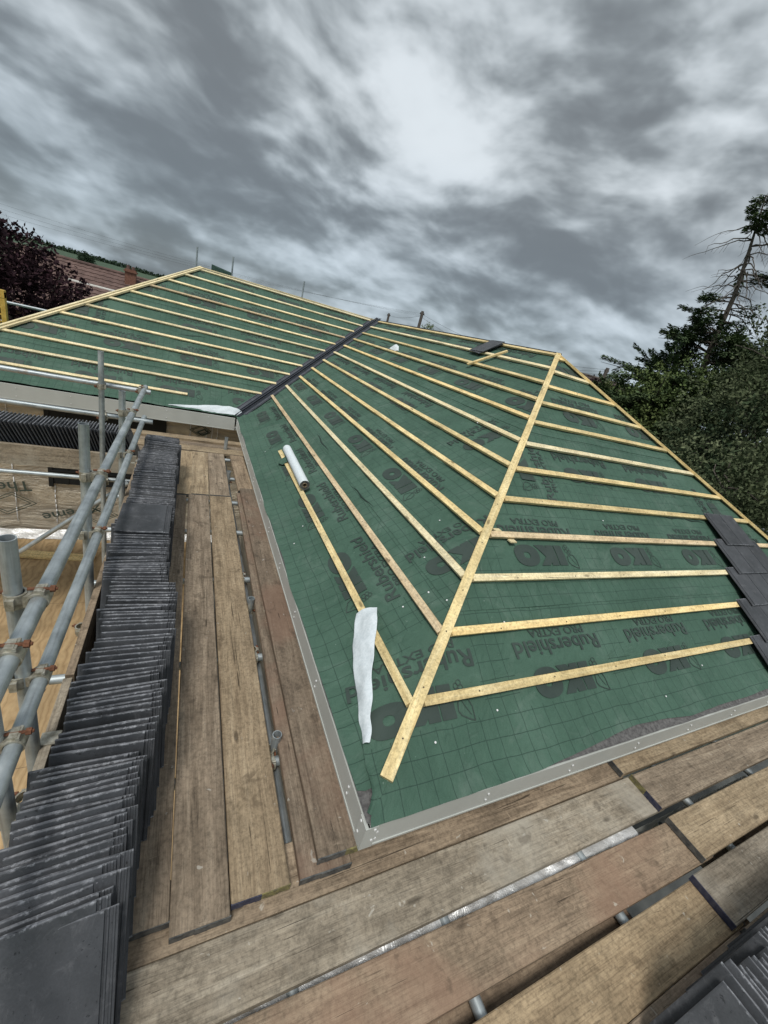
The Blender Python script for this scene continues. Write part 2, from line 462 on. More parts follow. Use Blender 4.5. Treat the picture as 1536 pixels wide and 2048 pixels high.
def mat_membrane():
    m, nt, b = mat('green_membrane')
    L = nt.links.new
    uv = N(nt, 'ShaderNodeUVMap', uv_map='print')       # (u within the print period, s within the strip, in metres)
    sep = N(nt, 'ShaderNodeSeparateXYZ'); L(uv.outputs[0], sep.inputs[0])

    def line(sock, period, width):
        d = N(nt, 'ShaderNodeMath', operation='DIVIDE', i_1=period); L(sock, d.inputs[0])
        f = N(nt, 'ShaderNodeMath', operation='FRACT'); L(d.outputs[0], f.inputs[0])
        s = N(nt, 'ShaderNodeMath', operation='SUBTRACT', i_1=0.5); L(f.outputs[0], s.inputs[0])
        a = N(nt, 'ShaderNodeMath', operation='ABSOLUTE'); L(s.outputs[0], a.inputs[0])
        g = N(nt, 'ShaderNodeMath', operation='GREATER_THAN', i_1=0.5 - width / period / 2); L(a.outputs[0], g.inputs[0])
        return g.outputs[0]
    tw = N(nt, 'ShaderNodeTexCoord')
    wn_ = N(nt, 'ShaderNodeTexNoise'); wn_.inputs['Scale'].default_value = 2.4; wn_.inputs['Detail'].default_value = 3; L(tw.outputs['Object'], wn_.inputs['Vector'])
    wc = N(nt, 'ShaderNodeSeparateColor'); L(wn_.outputs[1], wc.inputs[0])
    def wob_(sock, ch):
        q = N(nt, 'ShaderNodeMath', operation='MULTIPLY_ADD', i_1=0.045); L(wc.outputs[ch], q.inputs[0]); L(sock, q.inputs[2]); return q.outputs[0]
    lu = line(wob_(sep.outputs[0], 0), 0.0946, 0.0045)
    ls = line(wob_(sep.outputs[1], 1), 0.0967, 0.0045)
    # blank panel behind each block of wording, printed with the grid left out
    d = N(nt, 'ShaderNodeMath', operation='DIVIDE', i_1=1.135); L(sep.outputs[0], d.inputs[0])
    f = N(nt, 'ShaderNodeMath', operation='FRACT'); L(d.outputs[0], f.inputs[0])
    s = N(nt, 'ShaderNodeMath', operation='SUBTRACT', i_1=0.5); L(f.outputs[0], s.inputs[0])
    a = N(nt, 'ShaderNodeMath', operation='ABSOLUTE'); L(s.outputs[0], a.inputs[0])
    inu = N(nt, 'ShaderNodeMath', operation='LESS_THAN', i_1=0.385); L(a.outputs[0], inu.inputs[0])
    s1 = N(nt, 'ShaderNodeMath', operation='GREATER_THAN', i_1=0.285); L(sep.outputs[1], s1.inputs[0])
    s2 = N(nt, 'ShaderNodeMath', operation='LESS_THAN', i_1=0.745); L(sep.outputs[1], s2.inputs[0])
    m1 = N(nt, 'ShaderNodeMath', operation='MULTIPLY'); L(s1.outputs[0], m1.inputs[0]); L(s2.outputs[0], m1.inputs[1])
    m2 = N(nt, 'ShaderNodeMath', operation='MULTIPLY'); L(m1.outputs[0], m2.inputs[0]); L(inu.outputs[0], m2.inputs[1])
    inv = N(nt, 'ShaderNodeMath', operation='SUBTRACT', i_0=1.0); L(m2.outputs[0], inv.inputs[1])
    mx = N(nt, 'ShaderNodeMath', operation='MAXIMUM'); L(lu, mx.inputs[0]); L(ls, mx.inputs[1])
    gl = N(nt, 'ShaderNodeMath', operation='MULTIPLY'); L(mx.outputs[0], gl.inputs[0]); L(inv.outputs[0], gl.inputs[1])
    fade = N(nt, 'ShaderNodeMath', operation='MULTIPLY', i_1=0.70); L(gl.outputs[0], fade.inputs[0])
    tc = N(nt, 'ShaderNodeTexCoord')
    v = tc.outputs['Object']
    n1 = tex(nt, v, 1.6, 5, 0.6, 0.4)
    n2 = tex(nt, v, 260, 2, 0.5)
    n3 = tex(nt, v, 14, 5, 0.65, 1.0)
    base = ramp(nt, n1, ((0.3, (0.046, 0.096, 0.068)), (0.5, (0.058, 0.116, 0.083)), (0.7, (0.075, 0.140, 0.103))))
    base = mixc(nt, 0.35, base, ramp(nt, n3, ((0.3, 0.8), (0.7, 1.15))), 'MULTIPLY')
    base = mixc(nt, 0.3, base, ramp(nt, n2, ((0.3, 0.7), (0.7, 1.3))), 'MULTIPLY')
    base = mixc(nt, ramp(nt, tex(nt, v, 3.1, 8, 0.72, 0.9), ((0.52, 0.0), (0.72, 0.38))), base, (0.16, 0.215, 0.18))
    dust = ramp(nt, tex(nt, v, 34, 2, 0.5), ((0.74, 0.0), (0.78, 0.35)))
    base = mixc(nt, dust, base, (0.28, 0.36, 0.32))
    base = mixc(nt, fade.outputs[0], base, (0.018, 0.042, 0.032))
    L(base, b.inputs['Base Color'])
    b.inputs['Roughness'].default_value = 0.72
    b.inputs['Specular IOR Level'].default_value = 0.3
    p = bump(nt, b, n2, 0.2, 0.001)
    wv = N(nt, 'ShaderNodeTexNoise'); wv.inputs['Scale'].default_value = 5.5; wv.inputs['Detail'].default_value = 4
    wv.inputs['Distortion'].default_value = 1.6
    L(v, wv.inputs['Vector'])
    p = bump(nt, b, wv.outputs[0], 0.65, 0.03, p)
    cre = N(nt, 'ShaderNodeTexVoronoi', feature='DISTANCE_TO_EDGE'); cre.inputs['Scale'].default_value = 2.2
    wd = mixc(nt, 0.25, v, wv.outputs[1])
    L(wd, cre.inputs['Vector'])
    cf = ramp(nt, cre.outputs[0], ((0.0, 1.0), (0.035, 0.0)))
    bump(nt, b, cf, 0.16, 0.006, p)
    m, nt, b = mat('membrane_print')
    v = coords(nt, rnd=False)
    nt.links.new(ramp(nt, tex(nt, v, 3, 5, 0.6), ((0.3, (0.026, 0.042, 0.035)), (0.7, (0.044, 0.066, 0.055)))), b.inputs['Base Color'])
    b.inputs['Roughness'].default_value = 0.6
    m, nt, b = mat('membrane_fold_shade')
    b.inputs['Base Color'].default_value = (0.012, 0.03, 0.022, 1)  # membrane green darkened: shade of the lap gaps put into the pleat colour
    b.inputs['Roughness'].default_value = 0.8


mat_membrane()


def mat_foil_wall():
    m, nt, b = mat('foil_wall')
    v = coords(nt, rnd=False)
    vs = coords(nt, rnd=False, scale=(0.7, 1, 2.6))
    n1 = tex(nt, vs, 1.4, 6, 0.6, 1.5)
    n2 = tex(nt, v, 7, 5, 0.6, 1.2)
    nt.links.new(ramp(nt, n1, ((0.3, (0.34, 0.30, 0.245)), (0.5, (0.52, 0.46, 0.365)), (0.7, (0.68, 0.60, 0.47)))), b.inputs['Base Color'])
    b.inputs['Metallic'].default_value = 0.35
    b.inputs['Roughness'].default_value = 0.42
    p = bump(nt, b, n1, 0.7, 0.09)
    bump(nt, b, n2, 0.5, 0.03, p)
    m, nt, b = mat('foil_print')
    b.inputs['Base Color'].default_value = (0.055, 0.075, 0.06, 1)
    b.inputs['Roughness'].default_value = 0.6


mat_foil_wall()


def mat_ply():
    m, nt, b = mat('plywood')
    v = coords(nt, rnd=False, scale=(1.0, 0.45, 1))
    n0 = tex(nt, v, 1.5, 4, 0.6, 0.5)
    w = N(nt, 'ShaderNodeTexWave', wave_type='BANDS')
    w.inputs['Scale'].default_value = 3.6
    w.inputs['Distortion'].default_value = 15
    w.inputs['Detail'].default_value = 3
    w.inputs['Detail Scale'].default_value = 1.3
    nt.links.new(v, w.inputs['Vector'])
    c = ramp(nt, w.outputs[1], ((0.0, (0.37, 0.245, 0.12)), (0.10, (0.44, 0.30, 0.155)), (0.5, (0.47, 0.32, 0.165)), (1.0, (0.52, 0.365, 0.195))))
    c = mixc(nt, 0.7, c, ramp(nt, n0, ((0.3, 0.6), (0.7, 1.2))), 'MULTIPLY')
    c = mixc(nt, 0.4, c, ramp(nt, tex(nt, v, 25, 4, 0.7), ((0.3, 0.7), (0.7, 1.2))), 'MULTIPLY')
    # joints between the sheets
    sep = N(nt, 'ShaderNodeSeparateXYZ'); tc = N(nt, 'ShaderNodeTexCoord'); nt.links.new(tc.outputs['Object'], sep.inputs[0])
    for ax, per in ((0, 1.22), (1, 2.44)):
        d = N(nt, 'ShaderNodeMath', operation='DIVIDE', i_1=per); nt.links.new(sep.outputs[ax], d.inputs[0])
        f = N(nt, 'ShaderNodeMath', operation='FRACT'); nt.links.new(d.outputs[0], f.inputs[0])
        l = N(nt, 'ShaderNodeMath', operation='LESS_THAN', i_1=0.004 / per); nt.links.new(f.outputs[0], l.inputs[0])
        c = mixc(nt, l.outputs[0], c, (0.05, 0.03, 0.02))
    nt.links.new(c, b.inputs['Base Color'])
    b.inputs['Roughness'].default_value = 0.75


mat_ply()


def mat_rooftile(name, c1, c2, c3):
    m, nt, b = mat(name)
    v = coords(nt, rnd=False)
    nt.links.new(ramp(nt, tex(nt, v, 2.2, 6, 0.65), ((0.3, c1), (0.5, c2), (0.7, c3))), b.inputs['Base Color'])
    b.inputs['Roughness'].default_value = 0.85


mat_rooftile('red_roof_tile', (0.075, 0.046, 0.040), (0.125, 0.076, 0.064), (0.17, 0.108, 0.092))
mat_rooftile('brown_roof_tile', (0.050, 0.038, 0.034), (0.085, 0.065, 0.056), (0.12, 0.095, 0.08))


def mat_ground():
    m, nt, b = mat('grass_ground')
    v = coords(nt, rnd=False)
    nt.links.new(ramp(nt, tex(nt, v, 0.012, 6, 0.6), ((0.35, (0.040, 0.070, 0.028)), (0.5, (0.055, 0.095, 0.036)), (0.68, (0.09, 0.13, 0.055)))), b.inputs['Base Color'])
    b.inputs['Roughness'].default_value = 0.95
    m, nt, b = mat('field_green')
    v = coords(nt, rnd=False, scale=(1, 0.2, 1))
    nt.links.new(ramp(nt, tex(nt, v, 0.03, 6, 0.6), ((0.3, (0.034, 0.066, 0.034)), (0.7, (0.050, 0.088, 0.044)))), b.inputs['Base Color'])
    b.inputs['Roughness'].default_value = 0.95


mat_ground()

# ------------------------------------------------------------------ building helpers
COL = sc.collection


def tag(o, label=None, cat=None, group=None, kind=None):
    if label: o['label'] = label
    if cat: o['category'] = cat
    if group: o['group'] = group
    if kind: o['kind'] = kind
    return o


def empty(name, loc, label, cat, group=None):
    o = bpy.data.objects.new(name, None)
    o.empty_display_size = 0.1
    COL.objects.link(o)
    o.location = loc
    return tag(o, label, cat, group)


def origin_of(parent):
    p, v = parent, Vector((0, 0, 0))
    while p is not None:
        v = v + p.location
        p = p.parent
    return v


def link(name, me, parent=None, mw=None):
    """link a mesh whose placement is the world matrix mw; parents are never rotated"""
    o = bpy.data.objects.new(name, me)
    COL.objects.link(o)
    mw = mw or Matrix.Identity(4)
    if parent:
        o.parent = parent
        mw = Matrix.Translation(-origin_of(parent)) @ mw
    o.matrix_basis = mw
    return o


class MB:
    def __init__(self):
        self.v, self.f, self.mi, self.uv = [], [], [], []

    def add(self, vs, fs, mi=0, uvs=None):
        b = len(self.v)
        self.v += [tuple(x) for x in vs]
        for f in fs:
            self.f.append([b + i for i in f]); self.mi.append(mi)
        if uvs is not None:
            self.uv += list(uvs)

    def box(self, lo, hi, mi=0, mx=None):
        x0, y0, z0 = lo; x1, y1, z1 = hi
        vs = [Vector(p) for p in ((x0, y0, z0), (x1, y0, z0), (x1, y1, z0), (x0, y1, z0), (x0, y0, z1), (x1, y0, z1), (x1, y1, z1), (x0, y1, z1))]
        if mx: vs = [mx @ p for p in vs]
        self.add(vs, [(0, 3, 2, 1), (4, 5, 6, 7), (0, 1, 5, 4), (1, 2, 6, 5), (2, 3, 7, 6), (3, 0, 4, 7)], mi)

    def tube(self, A, B, r, n=20, mi=0, cap=True, r2=None, hollow=False):
        A, B = Vector(A), Vector(B)
        d = (B - A).normalized()
        q = d.to_track_quat('Z', 'Y')
        r2 = r if r2 is None else r2
        ring = lambda c, rr: [c + q @ Vector((rr * math.cos(2 * math.pi * i / n), rr * math.sin(2 * math.pi * i / n), 0)) for i in range(n)]
        vs = ring(A, r) + ring(B, r2)
        fs = [(i, (i + 1) % n, n + (i + 1) % n, n + i) for i in range(n)]
        if hollow:
            k = 0.86
            vs += ring(A, r * k) + ring(B, r2 * k)
            fs += [(2 * n + (i + 1) % n, 2 * n + i, 3 * n + i, 3 * n + (i + 1) % n) for i in range(n)]
            fs += [(n + i, n + (i + 1) % n, 3 * n + (i + 1) % n, 3 * n + i) for i in range(n)]
            fs += [((i + 1) % n, i, 2 * n + i, 2 * n + (i + 1) % n) for i in range(n)]
        elif cap:
            fs += [tuple(reversed(range(n))), tuple(range(n, 2 * n))]
        self.add(vs, fs, mi)

    def mesh(self, name, mats, smooth=False):
        me = bpy.data.meshes.new(name)
        me.from_pydata(self.v, [], self.f)
        for m in (mats if isinstance(mats, (list, tuple)) else [mats]):
            me.materials.append(MATS[m])
        me.polygons.foreach_set('material_index', self.mi)
        if self.uv:
            l = me.uv_layers.new(name='print')
            for lp in me.loops:
                l.data[lp.index].uv = self.uv[lp.vertex_index]
        if smooth:
            me.polygons.foreach_set('use_smooth', [True] * len(me.polygons))
        me.update()
        return me


def smooth_by_angle(me, ang=40):
    bm = bmesh.new(); bm.from_mesh(me)
    for f in bm.faces: f.smooth = True
    for e in bm.edges:
        if len(e.link_faces) == 2 and e.calc_face_angle(0) > R(ang): e.smooth = False
    bm.to_mesh(me); bm.free()


def basis(A, B, up):
    A, B, up = Vector(A), Vector(B), Vector(up)
    x = (B - A).normalized()
    y = up.cross(x).normalized()
    z = x.cross(y)
    m = Matrix((x, y, z)).transposed().to_4x4()
    m.translation = (A + B) / 2
    return m


def plank_mesh(L, w, t, rng, ch=0.003, n=14, bow=0.0, rag=0.0, mats='board_brown'):
    """a sawn length of timber: chamfered section swept along X, top face at z=0"""
    sec = [(-w / 2 + ch, 0), (w / 2 - ch, 0), (w / 2, -ch), (w / 2, -t + ch), (w / 2 - ch, -t), (-w / 2 + ch, -t), (-w / 2, -t + ch), (-w / 2, -ch)]
    mb = MB(); m = len(sec)
    ph = rng.uniform(0, 6)
    vs = []
    for i in range(n + 1):
        x = -L / 2 + L * i / n
        dz = bow * math.sin(i / n * 3.1 + ph); dy = bow * 0.8 * math.sin(i / n * 2.3 + ph * 2)
        for (y, z) in sec:
            ex = rng.uniform(-rag, rag) if i in (0, n) else 0
            vs.append((x + ex, y + dy + rng.uniform(-1, 1) * ch * 0.12, z + dz))
    fs = [(i * m + j, (i + 1) * m + j, (i + 1) * m + (j + 1) % m, i * m + (j + 1) % m) for i in range(n) for j in range(m)]
    fs = [tuple(reversed(f)) for f in fs]
    fs += [tuple(range(m)), tuple(reversed([n * m + j for j in range(m)]))]
    mb.add(vs, fs)
    return mb.mesh('plank', mats)


def bar(name, A, B, up, w, t, matn, parent, rng, bow=0.0, n=8):
    """timber with its top face centre line from A to B"""
    L = (Vector(B) - Vector(A)).length
    me = plank_mesh(L, w, t, rng, ch=0.0015, n=n, bow=bow, mats=matn)
    return link(name, me, parent, basis(A, B, up))


def tube_obj(name, A, B, parent, r=0.02415, hollow=True):
    A, B = Vector(A), Vector(B)
    mx = basis(A, B, (0, 0, 1) if abs((B - A).normalized().z) < 0.9 else (0, 1, 0))
    L = (B - A).length
    mb = MB(); mb.tube((-L / 2, 0, 0), (L / 2, 0, 0), r, 24, hollow=hollow)
    me = mb.mesh(name, 'galvanised_steel'); smooth_by_angle(me, 50)
    return link(name, me, parent, mx)


# ------------------------------------------------------------------ the ground
def build_ground():
    mb = MB(); S = 2500
    mb.add([(-S, -S, GROUND), (S, -S, GROUND), (S, S, GROUND), (-S, S, GROUND)], [(0, 1, 2, 3)])
    tag(link('ground', mb.mesh('ground', 'grass_ground')), kind='structure')
    mb = MB()
    # rising field far off to the north
    nx, ny = 40, 10
    vs = []
    for j in range(ny + 1):
        for i in range(nx + 1):
            az = R(-40 + 60 * i / nx); d = 210 + 480 * j / ny
            h = GROUND + 0.05 + (0 if j == 0 else 1) * ((j / ny) ** 0.8) * (7.2 - 1.6 * math.sin((az - R(-20)) * 2.5)) + noise.noise((i * .3, j * .4, 0)) * .5 * (j > 0)
            vs.append((CAM.x + d * math.sin(az), CAM.y + d * math.cos(az), h))
    fs = [(j * (nx + 1) + i, j * (nx + 1) + i + 1, (j + 1) * (nx + 1) + i + 1, (j + 1) * (nx + 1) + i) for j in range(ny) for i in range(nx)]
    mb.add(vs, fs)
    tag(link('hill', mb.mesh('hill', 'field_green', True)), kind='structure')
    mb = MB()
    mb.add([(-9, -4, PLY), (-0.6, -4, PLY), (-0.6, 6.86, PLY), (-9, 6.86, PLY)], [(0, 1, 2, 3)])
    mb.box((-9, -4, PLY - 0.25), (-0.6, 6.86, PLY - 0.004))
    tag(link('plywood_deck', mb.mesh('plywood_deck', 'plywood')), kind='structure')
    mb = MB()
    mb.box((-0.6, -4, PLY - 0.3), (9, 16, PLY - 0.008))
    tag(link('lower_flat_roof', mb.mesh('lower_flat_roof', 'lower_membrane')), kind='structure')


build_ground()

# ------------------------------------------------------------------ the house under the new roof
HOUSE = empty('house', (HW, HW, PLY), 'house whose hipped roof is covered in green membrane and pale battens', 'house')


def hfun(u, s, face):
    """wrinkles of the laid membrane, metres above the plane through its nominal height"""
    q = Vector((u + face * 31.7, s, face * 5.1))
    h = 0.006 * noise.noise(q * 2.1) + 0.006 * noise.noise(Vector((q.x * 1.2 + q.y * 2.0, q.y * 4.2, 3)))
    h += -0.004 * (0.5 - 0.5 * math.cos(2 * math.pi * u / 0.6))
    h += 0.004 * noise.noise(Vector((q.x * 6, q.y * 2.4, 9)))
    h -= 0.006
    # pulled down under the battens
    ph = ((s * CO - 0.32) / G) % 1.0
    if s > 0.2: h += 0.004 * (0.5 - 0.5 * math.cos(2 * math.pi * ph)) - 0.004
    for k_, (fa, fb) in enumerate(((0.9, 1.9), (1.6, 0.8), (0.7, 3.2))):          # sharp pulled creases
        c_ = noise.noise(Vector((q.x * fa + q.y * .5, q.y * fb - q.x * .3, 11 + k_ * 7)))
        m_ = max(0.0, noise.noise(Vector((q.x * .7, q.y * .9, 40 + k_))) + .12)
        h += 0.011 * m_ * max(0.0, 1 - abs(c_) / 0.085)
    if s < 0.30:                                             # kicks up over the fascia, looser
        k = 1 - max(s, 0) / 0.30
        h += 0.031 * k * k + 0.017 * k * noise.noise(Vector((q.x * 2.3, q.y * 3, 1))) + 0.010 * noise.noise(Vector((q.x * 9, q.y * 3, 4)))
    return h


FACES = {
    0: dict(o=Vector((0, 0, 0)), U=Vector((1, 0, 0)), S=Vector((0, CO, SI)), n=Vector((0, -SI, CO)), read=-1, out=Vector((0, -1, 0))),      # hip end
    1: dict(o=Vector((0, 0, 0)), U=Vector((0, 1, 0)), S=Vector((CO, 0, SI)), n=Vector((-SI, 0, CO)), read=1, out=Vector((-1, 0, 0))),       # long left slope
    2: dict(o=Vector((0, YB, 0)), U=Vector((1, 0, 0)), S=Vector((0, CO, SI)), n=Vector((0, -SI, CO)), read=-1, out=Vector((0, -1, 0))),     # far wing
}


def P(face, u, s, h=0.0):
    F = FACES[face]
    if s < 0:
        return F['o'] + F['U'] * u + F['out'] * min(-s, 0.024) + Vector((0, 0, -max(0, -s - 0.020))) + F['n'] * (H0 + h)
    return F['o'] + F['U'] * u + F['S'] * s + F['n'] * (H0 + h)


STRIP = 0.87
SMAX = HW / CO
UR = {0: lambda s: (s * CO, WD - s * CO), 1: lambda s: (s * CO, YB + s * CO), 2: lambda s: (XL + s * CO, s * CO)}
ROWC = {0: (0.37, 0.615, 0.54, 1.03, 0.2), 1: (0.36, 0.13, 0.77, 0.45, 0.9), 2: (0.24, 0.50, 0.49, 0.55, 0.1)}   # centre of one block in each strip
S0 = {0: -0.024, 1: -0.024, 2: -0.024}


def strip_lift(face, u, s, k):
    """extra lift of strip k where it laps over the strip below"""
    e = STRIP * k
    if k == 0: return 0.0
    d = max(0.0, s - e + 0.02)
    return 0.0045 * math.exp(-d * 5) + (0.010 * max(0, noise.noise(Vector((u * 1.7 + k * 9, face, 2))) - 0.12)) * math.exp(-d * 14)


def build_sheet(face):
    mb = MB()
    cell = 0.033
    k = 0
    while STRIP * k < SMAX:
        lo = STRIP * k if k else S0[face]
        hi = min(STRIP * (k + 1) + 0.03, SMAX)
        ns = max(3, int((hi - lo) / cell))
        u0, u1 = UR[face](max(lo, 0))
        nu = int(max(6, (u1 - u0) / (cell * (1.0 if face != 2 else 1.4))))
        vs, uvs = [], []
        for j in range(ns + 1):
            for i in range(nu + 1):
                s = lo + (hi - lo) * j / ns
                a, b = UR[face](max(s, 0))
                u = a + (b - a) * i / nu
                e = 0.0
                if k: e = 0.007 * noise.noise(Vector((u * 1.1, k * 3.3, face))) + 0.003 * noise.noise(Vector((u * 6, k, face)))
                elif face == 0:
                    # the bottom sheet drifts back from the fascia towards the right, then returns
                    ks = ((-9, 0), (.2, 0), (1.0, .004), (1.25, .022), (1.6, .056), (1.9, .078), (2.2, .062), (2.5, .036), (3.0, .040), (3.7, .052), (5, .04), (9, .02))
                    for (ua, ea), (ub, eb) in zip(ks, ks[1:]):
                        if ua <= u < ub: e = ea + (eb - ea) * (u - ua) / (ub - ua)
                    e += 0.014 * noise.noise(Vector((u * 2.2, 0, 7))) * min(1, e * 20)
                elif face == 1: e = 0.010 + 0.020 * noise.noise(Vector((u * 2.2, 1, 3))) + 0.10 * max(0, 1 - abs(u - .04) / .09)
                else: e = 0.006 * noise.noise(Vector((u * 3, 1, 5)))
                s += e * (1 - min(1, j / (ns * .6)))
                a, b = UR[face](max(s, 0))
                u = a + (b - a) * i / nu
                h = hfun(u, s, face) + strip_lift(face, u, s, k)
                vs.append(P(face, u, s, h))
                c = ROWC[face][min(k, 4)]
                uvs.append((u - c + 1.135 * 20.5, max(s - STRIP * k, 0.0)))
        W = nu + 1
        fs = []
        for j in range(ns):
            for i in range(nu):
                q = (j * W + i, j * W + i + 1, (j + 1) * W + i + 1, (j + 1) * W + i)
                fs.append(q if face != 1 else tuple(reversed(q)))
        mb.add(vs, fs, 0, uvs)
        k += 1
    return mb


# ---- the printed wording, as flat outlines laid on the wrinkled sheet
def text_bm(txt, width, height, bold=0.0):
    cu = bpy.data.curves.new('t', 'FONT')
    cu.body = txt; cu.size = 1.0; cu.offset = bold; cu.resolution_u = 4
    ob = bpy.data.objects.new('t', cu); COL.objects.link(ob)
    bpy.context.view_layer.update()
    me = bpy.data.meshes.new_from_object(ob.evaluated_get(bpy.context.evaluated_depsgraph_get()))
    bpy.data.objects.remove(ob); bpy.data.curves.remove(cu)
    xs = [v.co.x for v in me.vertices]; ys = [v.co.y for v in me.vertices]
    x0, x1, y0, y1 = min(xs), max(xs), 0.0, max(ys)
    vs = [((v.co.x - (x0 + x1) / 2) / (x1 - x0) * width, v.co.y / y1 * height) for v in me.vertices]
    fs = [list(p.vertices) for p in me.polygons]
    bpy.data.meshes.remove(me)
    return vs, fs


def logo_shapes():
    vs, fs = [], []

    def poly(pts):
        b = len(vs); vs.extend(pts); fs.append(list(range(b, b + len(pts))))

    def stroke(pts, w, closed=True):
        n = len(pts)
        for i in range(n if closed else n - 1):
            a = Vector(pts[i]); b_ = Vector(pts[(i + 1) % n])
            d = (b_ - a).normalized() if (b_ - a).length else Vector((1, 0)); p = Vector((-d.y, d.x)) * w / 2
            poly([tuple(a - p), tuple(b_ - p), tuple(b_ + p), tuple(a + p)])
    H = 0.172
    # I
    poly([(-0.215, 0), (-0.125, 0), (-0.125, H), (-0.215, H)])
    # K: stem, arm, leg
    poly([(-0.115, 0), (-0.04, 0), (-0.04, H), (-0.115, H)])
    poly([(-0.04, H * .44), (0.0, H * .58), (0.075, H), (-0.015, H), (-0.04, H * .86)])
    poly([(-0.04, H * .14), (-0.02, 0), (0.085, 0), (0.0, H * .58), (-0.04, H * .44)])
    # O
    n = 28
    cx, cy = 0.19, H / 2
    for i in range(n):
        a, b_ = 2 * math.pi * i / n, 2 * math.pi * (i + 1) / n
        f = lambda t, rx, ry: (cx + rx * math.copysign(abs(math.cos(t)) ** .85, math.cos(t)), cy + ry * math.copysign(abs(math.sin(t)) ** .85, math.sin(t)))
        poly([f(a, .032, .026), f(a, .122, .09), f(b_, .122, .09), f(b_, .032, .026)])
    # leaf outline and cluster of berries beside the I
    leaf = [(-0.235, 0.155), (-0.25, 0.12), (-0.285, 0.10), (-0.325, 0.12), (-0.345, 0.175), (-0.325, 0.205), (-0.28, 0.2), (-0.25, 0.185)]
    leaf = [(-0.235, 0.14), (-0.245, 0.10), (-0.275, 0.075), (-0.315, 0.085), (-0.335, 0.13), (-0.33, 0.20), (-0.29, 0.185), (-0.25, 0.165)]
    stroke(leaf, 0.006)
    stroke([(-0.315, 0.17), (-0.285, 0.12), (-0.262, 0.065)], 0.004, False)
    for (bx, by, br) in ((-0.262, 0.045, .018), (-0.285, 0.03, .018), (-0.255, 0.018, .016), (-0.278, 0.003, .016), (-0.292, 0.052, .015)):
        stroke([(bx + br * math.cos(t * math.pi / 4), by + br * math.sin(t * math.pi / 4)) for t in range(8)], 0.004)
    return vs, fs


RUB = text_bm('Rubershield', 0.80, 0.098, 0.016)
PRO = text_bm('PRO EXTRA', 0.53, 0.052, 0.012)
LOGO = logo_shapes()


def print_blocks(face, mb):
    F = FACES[face]
    gs = 0.034
    spots = []
    k = 0
    while STRIP * k < SMAX:
        c0 = ROWC[face][min(k, 4)]
        lo, hi = UR[face](STRIP * k + 0.3)
        i = math.floor((lo - c0) / 1.135) - 1
        while c0 + i * 1.135 < hi + 0.6:
            spots.append((c0 + i * 1.135, STRIP * k, k, 0, min(STRIP * (k + 1) - 0.015, SMAX)))
            i += 1
        k += 1
    # short lengths of sheet turned over the hips carry the wording the other way
    if face == 0: spots += [(2.05, 1.93, 2, 1, 2.58), (4.9, 1.55, 2, -1, 2.6)]
    if face == 1: spots += [(1.27, 0.93, 1, 1, 1.7), (2.55, 2.05, 2, 1, 2.58)]
    if face == 2: spots += [(-2.35, 1.75, 2, 1, 2.55)]
    rots = [(a[0], a[2]) for a in spots if a[3]]
    spots = [a for a in spots if a[3] or not any(a[2] == k_ and abs(a[0] - u_) < (.95 if face == 1 else .6) for u_, k_ in rots)]
    if face == 1:
        spots = [a for a in spots if not (a[2] == 0 and a[0] < .9)]
        spots.append((ROWC[0][0], 0.0, 0, 9, STRIP - .015))            # the end sheet's own block carried over the hip
    hx, hy = CO / math.sqrt(CO * CO + 1), 1 / math.sqrt(CO * CO + 1)
    for (uc, s_, k, rot, smax) in spots:
        wrap = rot == 9
        bm = bmesh.new()
        for (vs, fs), (dp, top) in ((LOGO, (0, 0.476)), (RUB, (0.02, 0.645)), (PRO, (0.05, 0.715))):
            bvs = []
            for (x, y) in vs:
                # read upside down: reading direction along -U (or +U on the long slope), letter tops towards the eave
                p, q = (x - dp) * (-1 if wrap else F['read']), -y
                if wrap:
                    u, s = uc + p, s_ + top + q
                    dt = u * hx + s * hy
                    u, s = 2 * dt * hx - u, 2 * dt * hy - s
                elif rot == 0: u, s = uc + p, s_ + top + q
                else: u, s = uc + (top - 0.5 + q) * rot, s_ + 0.25 + p * -rot * 0.9
                bvs.append(bm.verts.new((u, s, 0)))
            for f in fs:
                try: bm.faces.new([bvs[i] for i in f])
                except ValueError: pass

        def cut(co, no, clear):
            bmesh.ops.bisect_plane(bm, geom=bm.verts[:] + bm.edges[:] + bm.faces[:], plane_co=co, plane_no=no, clear_outer=clear)
        cut((0, smax - 0.005, 0), (0, 1, 0), True)
        a0, b0 = UR[face](0); a1, b1 = UR[face](1)
        m0 = 0.0 if wrap else (0.035 if face != 2 else 0.06)
        m1 = 0.05 if face == 0 else 0.24
        cut((a0 + m0, 0, 0), (-1, (a1 - a0), 0), True)
        if bm.faces: cut((b0 - m1, 0, 0), (1, -(b1 - b0), 0), True)
        if not bm.faces:
            bm.free(); continue
        us = [v.co.x for v in bm.verts]; ss = [v.co.y for v in bm.verts]
        g = math.ceil(min(us) / gs) * gs
        while g < max(us): cut((g, 0, 0), (1, 0, 0), False); g += gs
        g = math.ceil(min(ss) / gs) * gs
        while g < max(ss): cut((0, g, 0), (0, 1, 0), False); g += gs
        bm.verts.index_update()
        kk = k
        vs = []
        for v in bm.verts:
            u, s = v.co.x, v.co.y
            h = hfun(u, s, face) + strip_lift(face, u, s, min(kk, int(max(s, 0) / STRIP))) + (0.0105 if wrap else 0.0052)
            vs.append(P(face, u, s, h))
        fs = [[v.index for v in f.verts] for f in bm.faces]
        nrm = F['n']
        out = []
        for f in fs:
            a, b_, c_ = vs[f[0]], vs[f[1]], vs[f[2]]
            out.append(f if (b_ - a).cross(c_ - a).dot(nrm) >= 0 else list(reversed(f)))
        mb.add(vs, out, 1, [(0, 0)] * len(vs))
        bm.free()


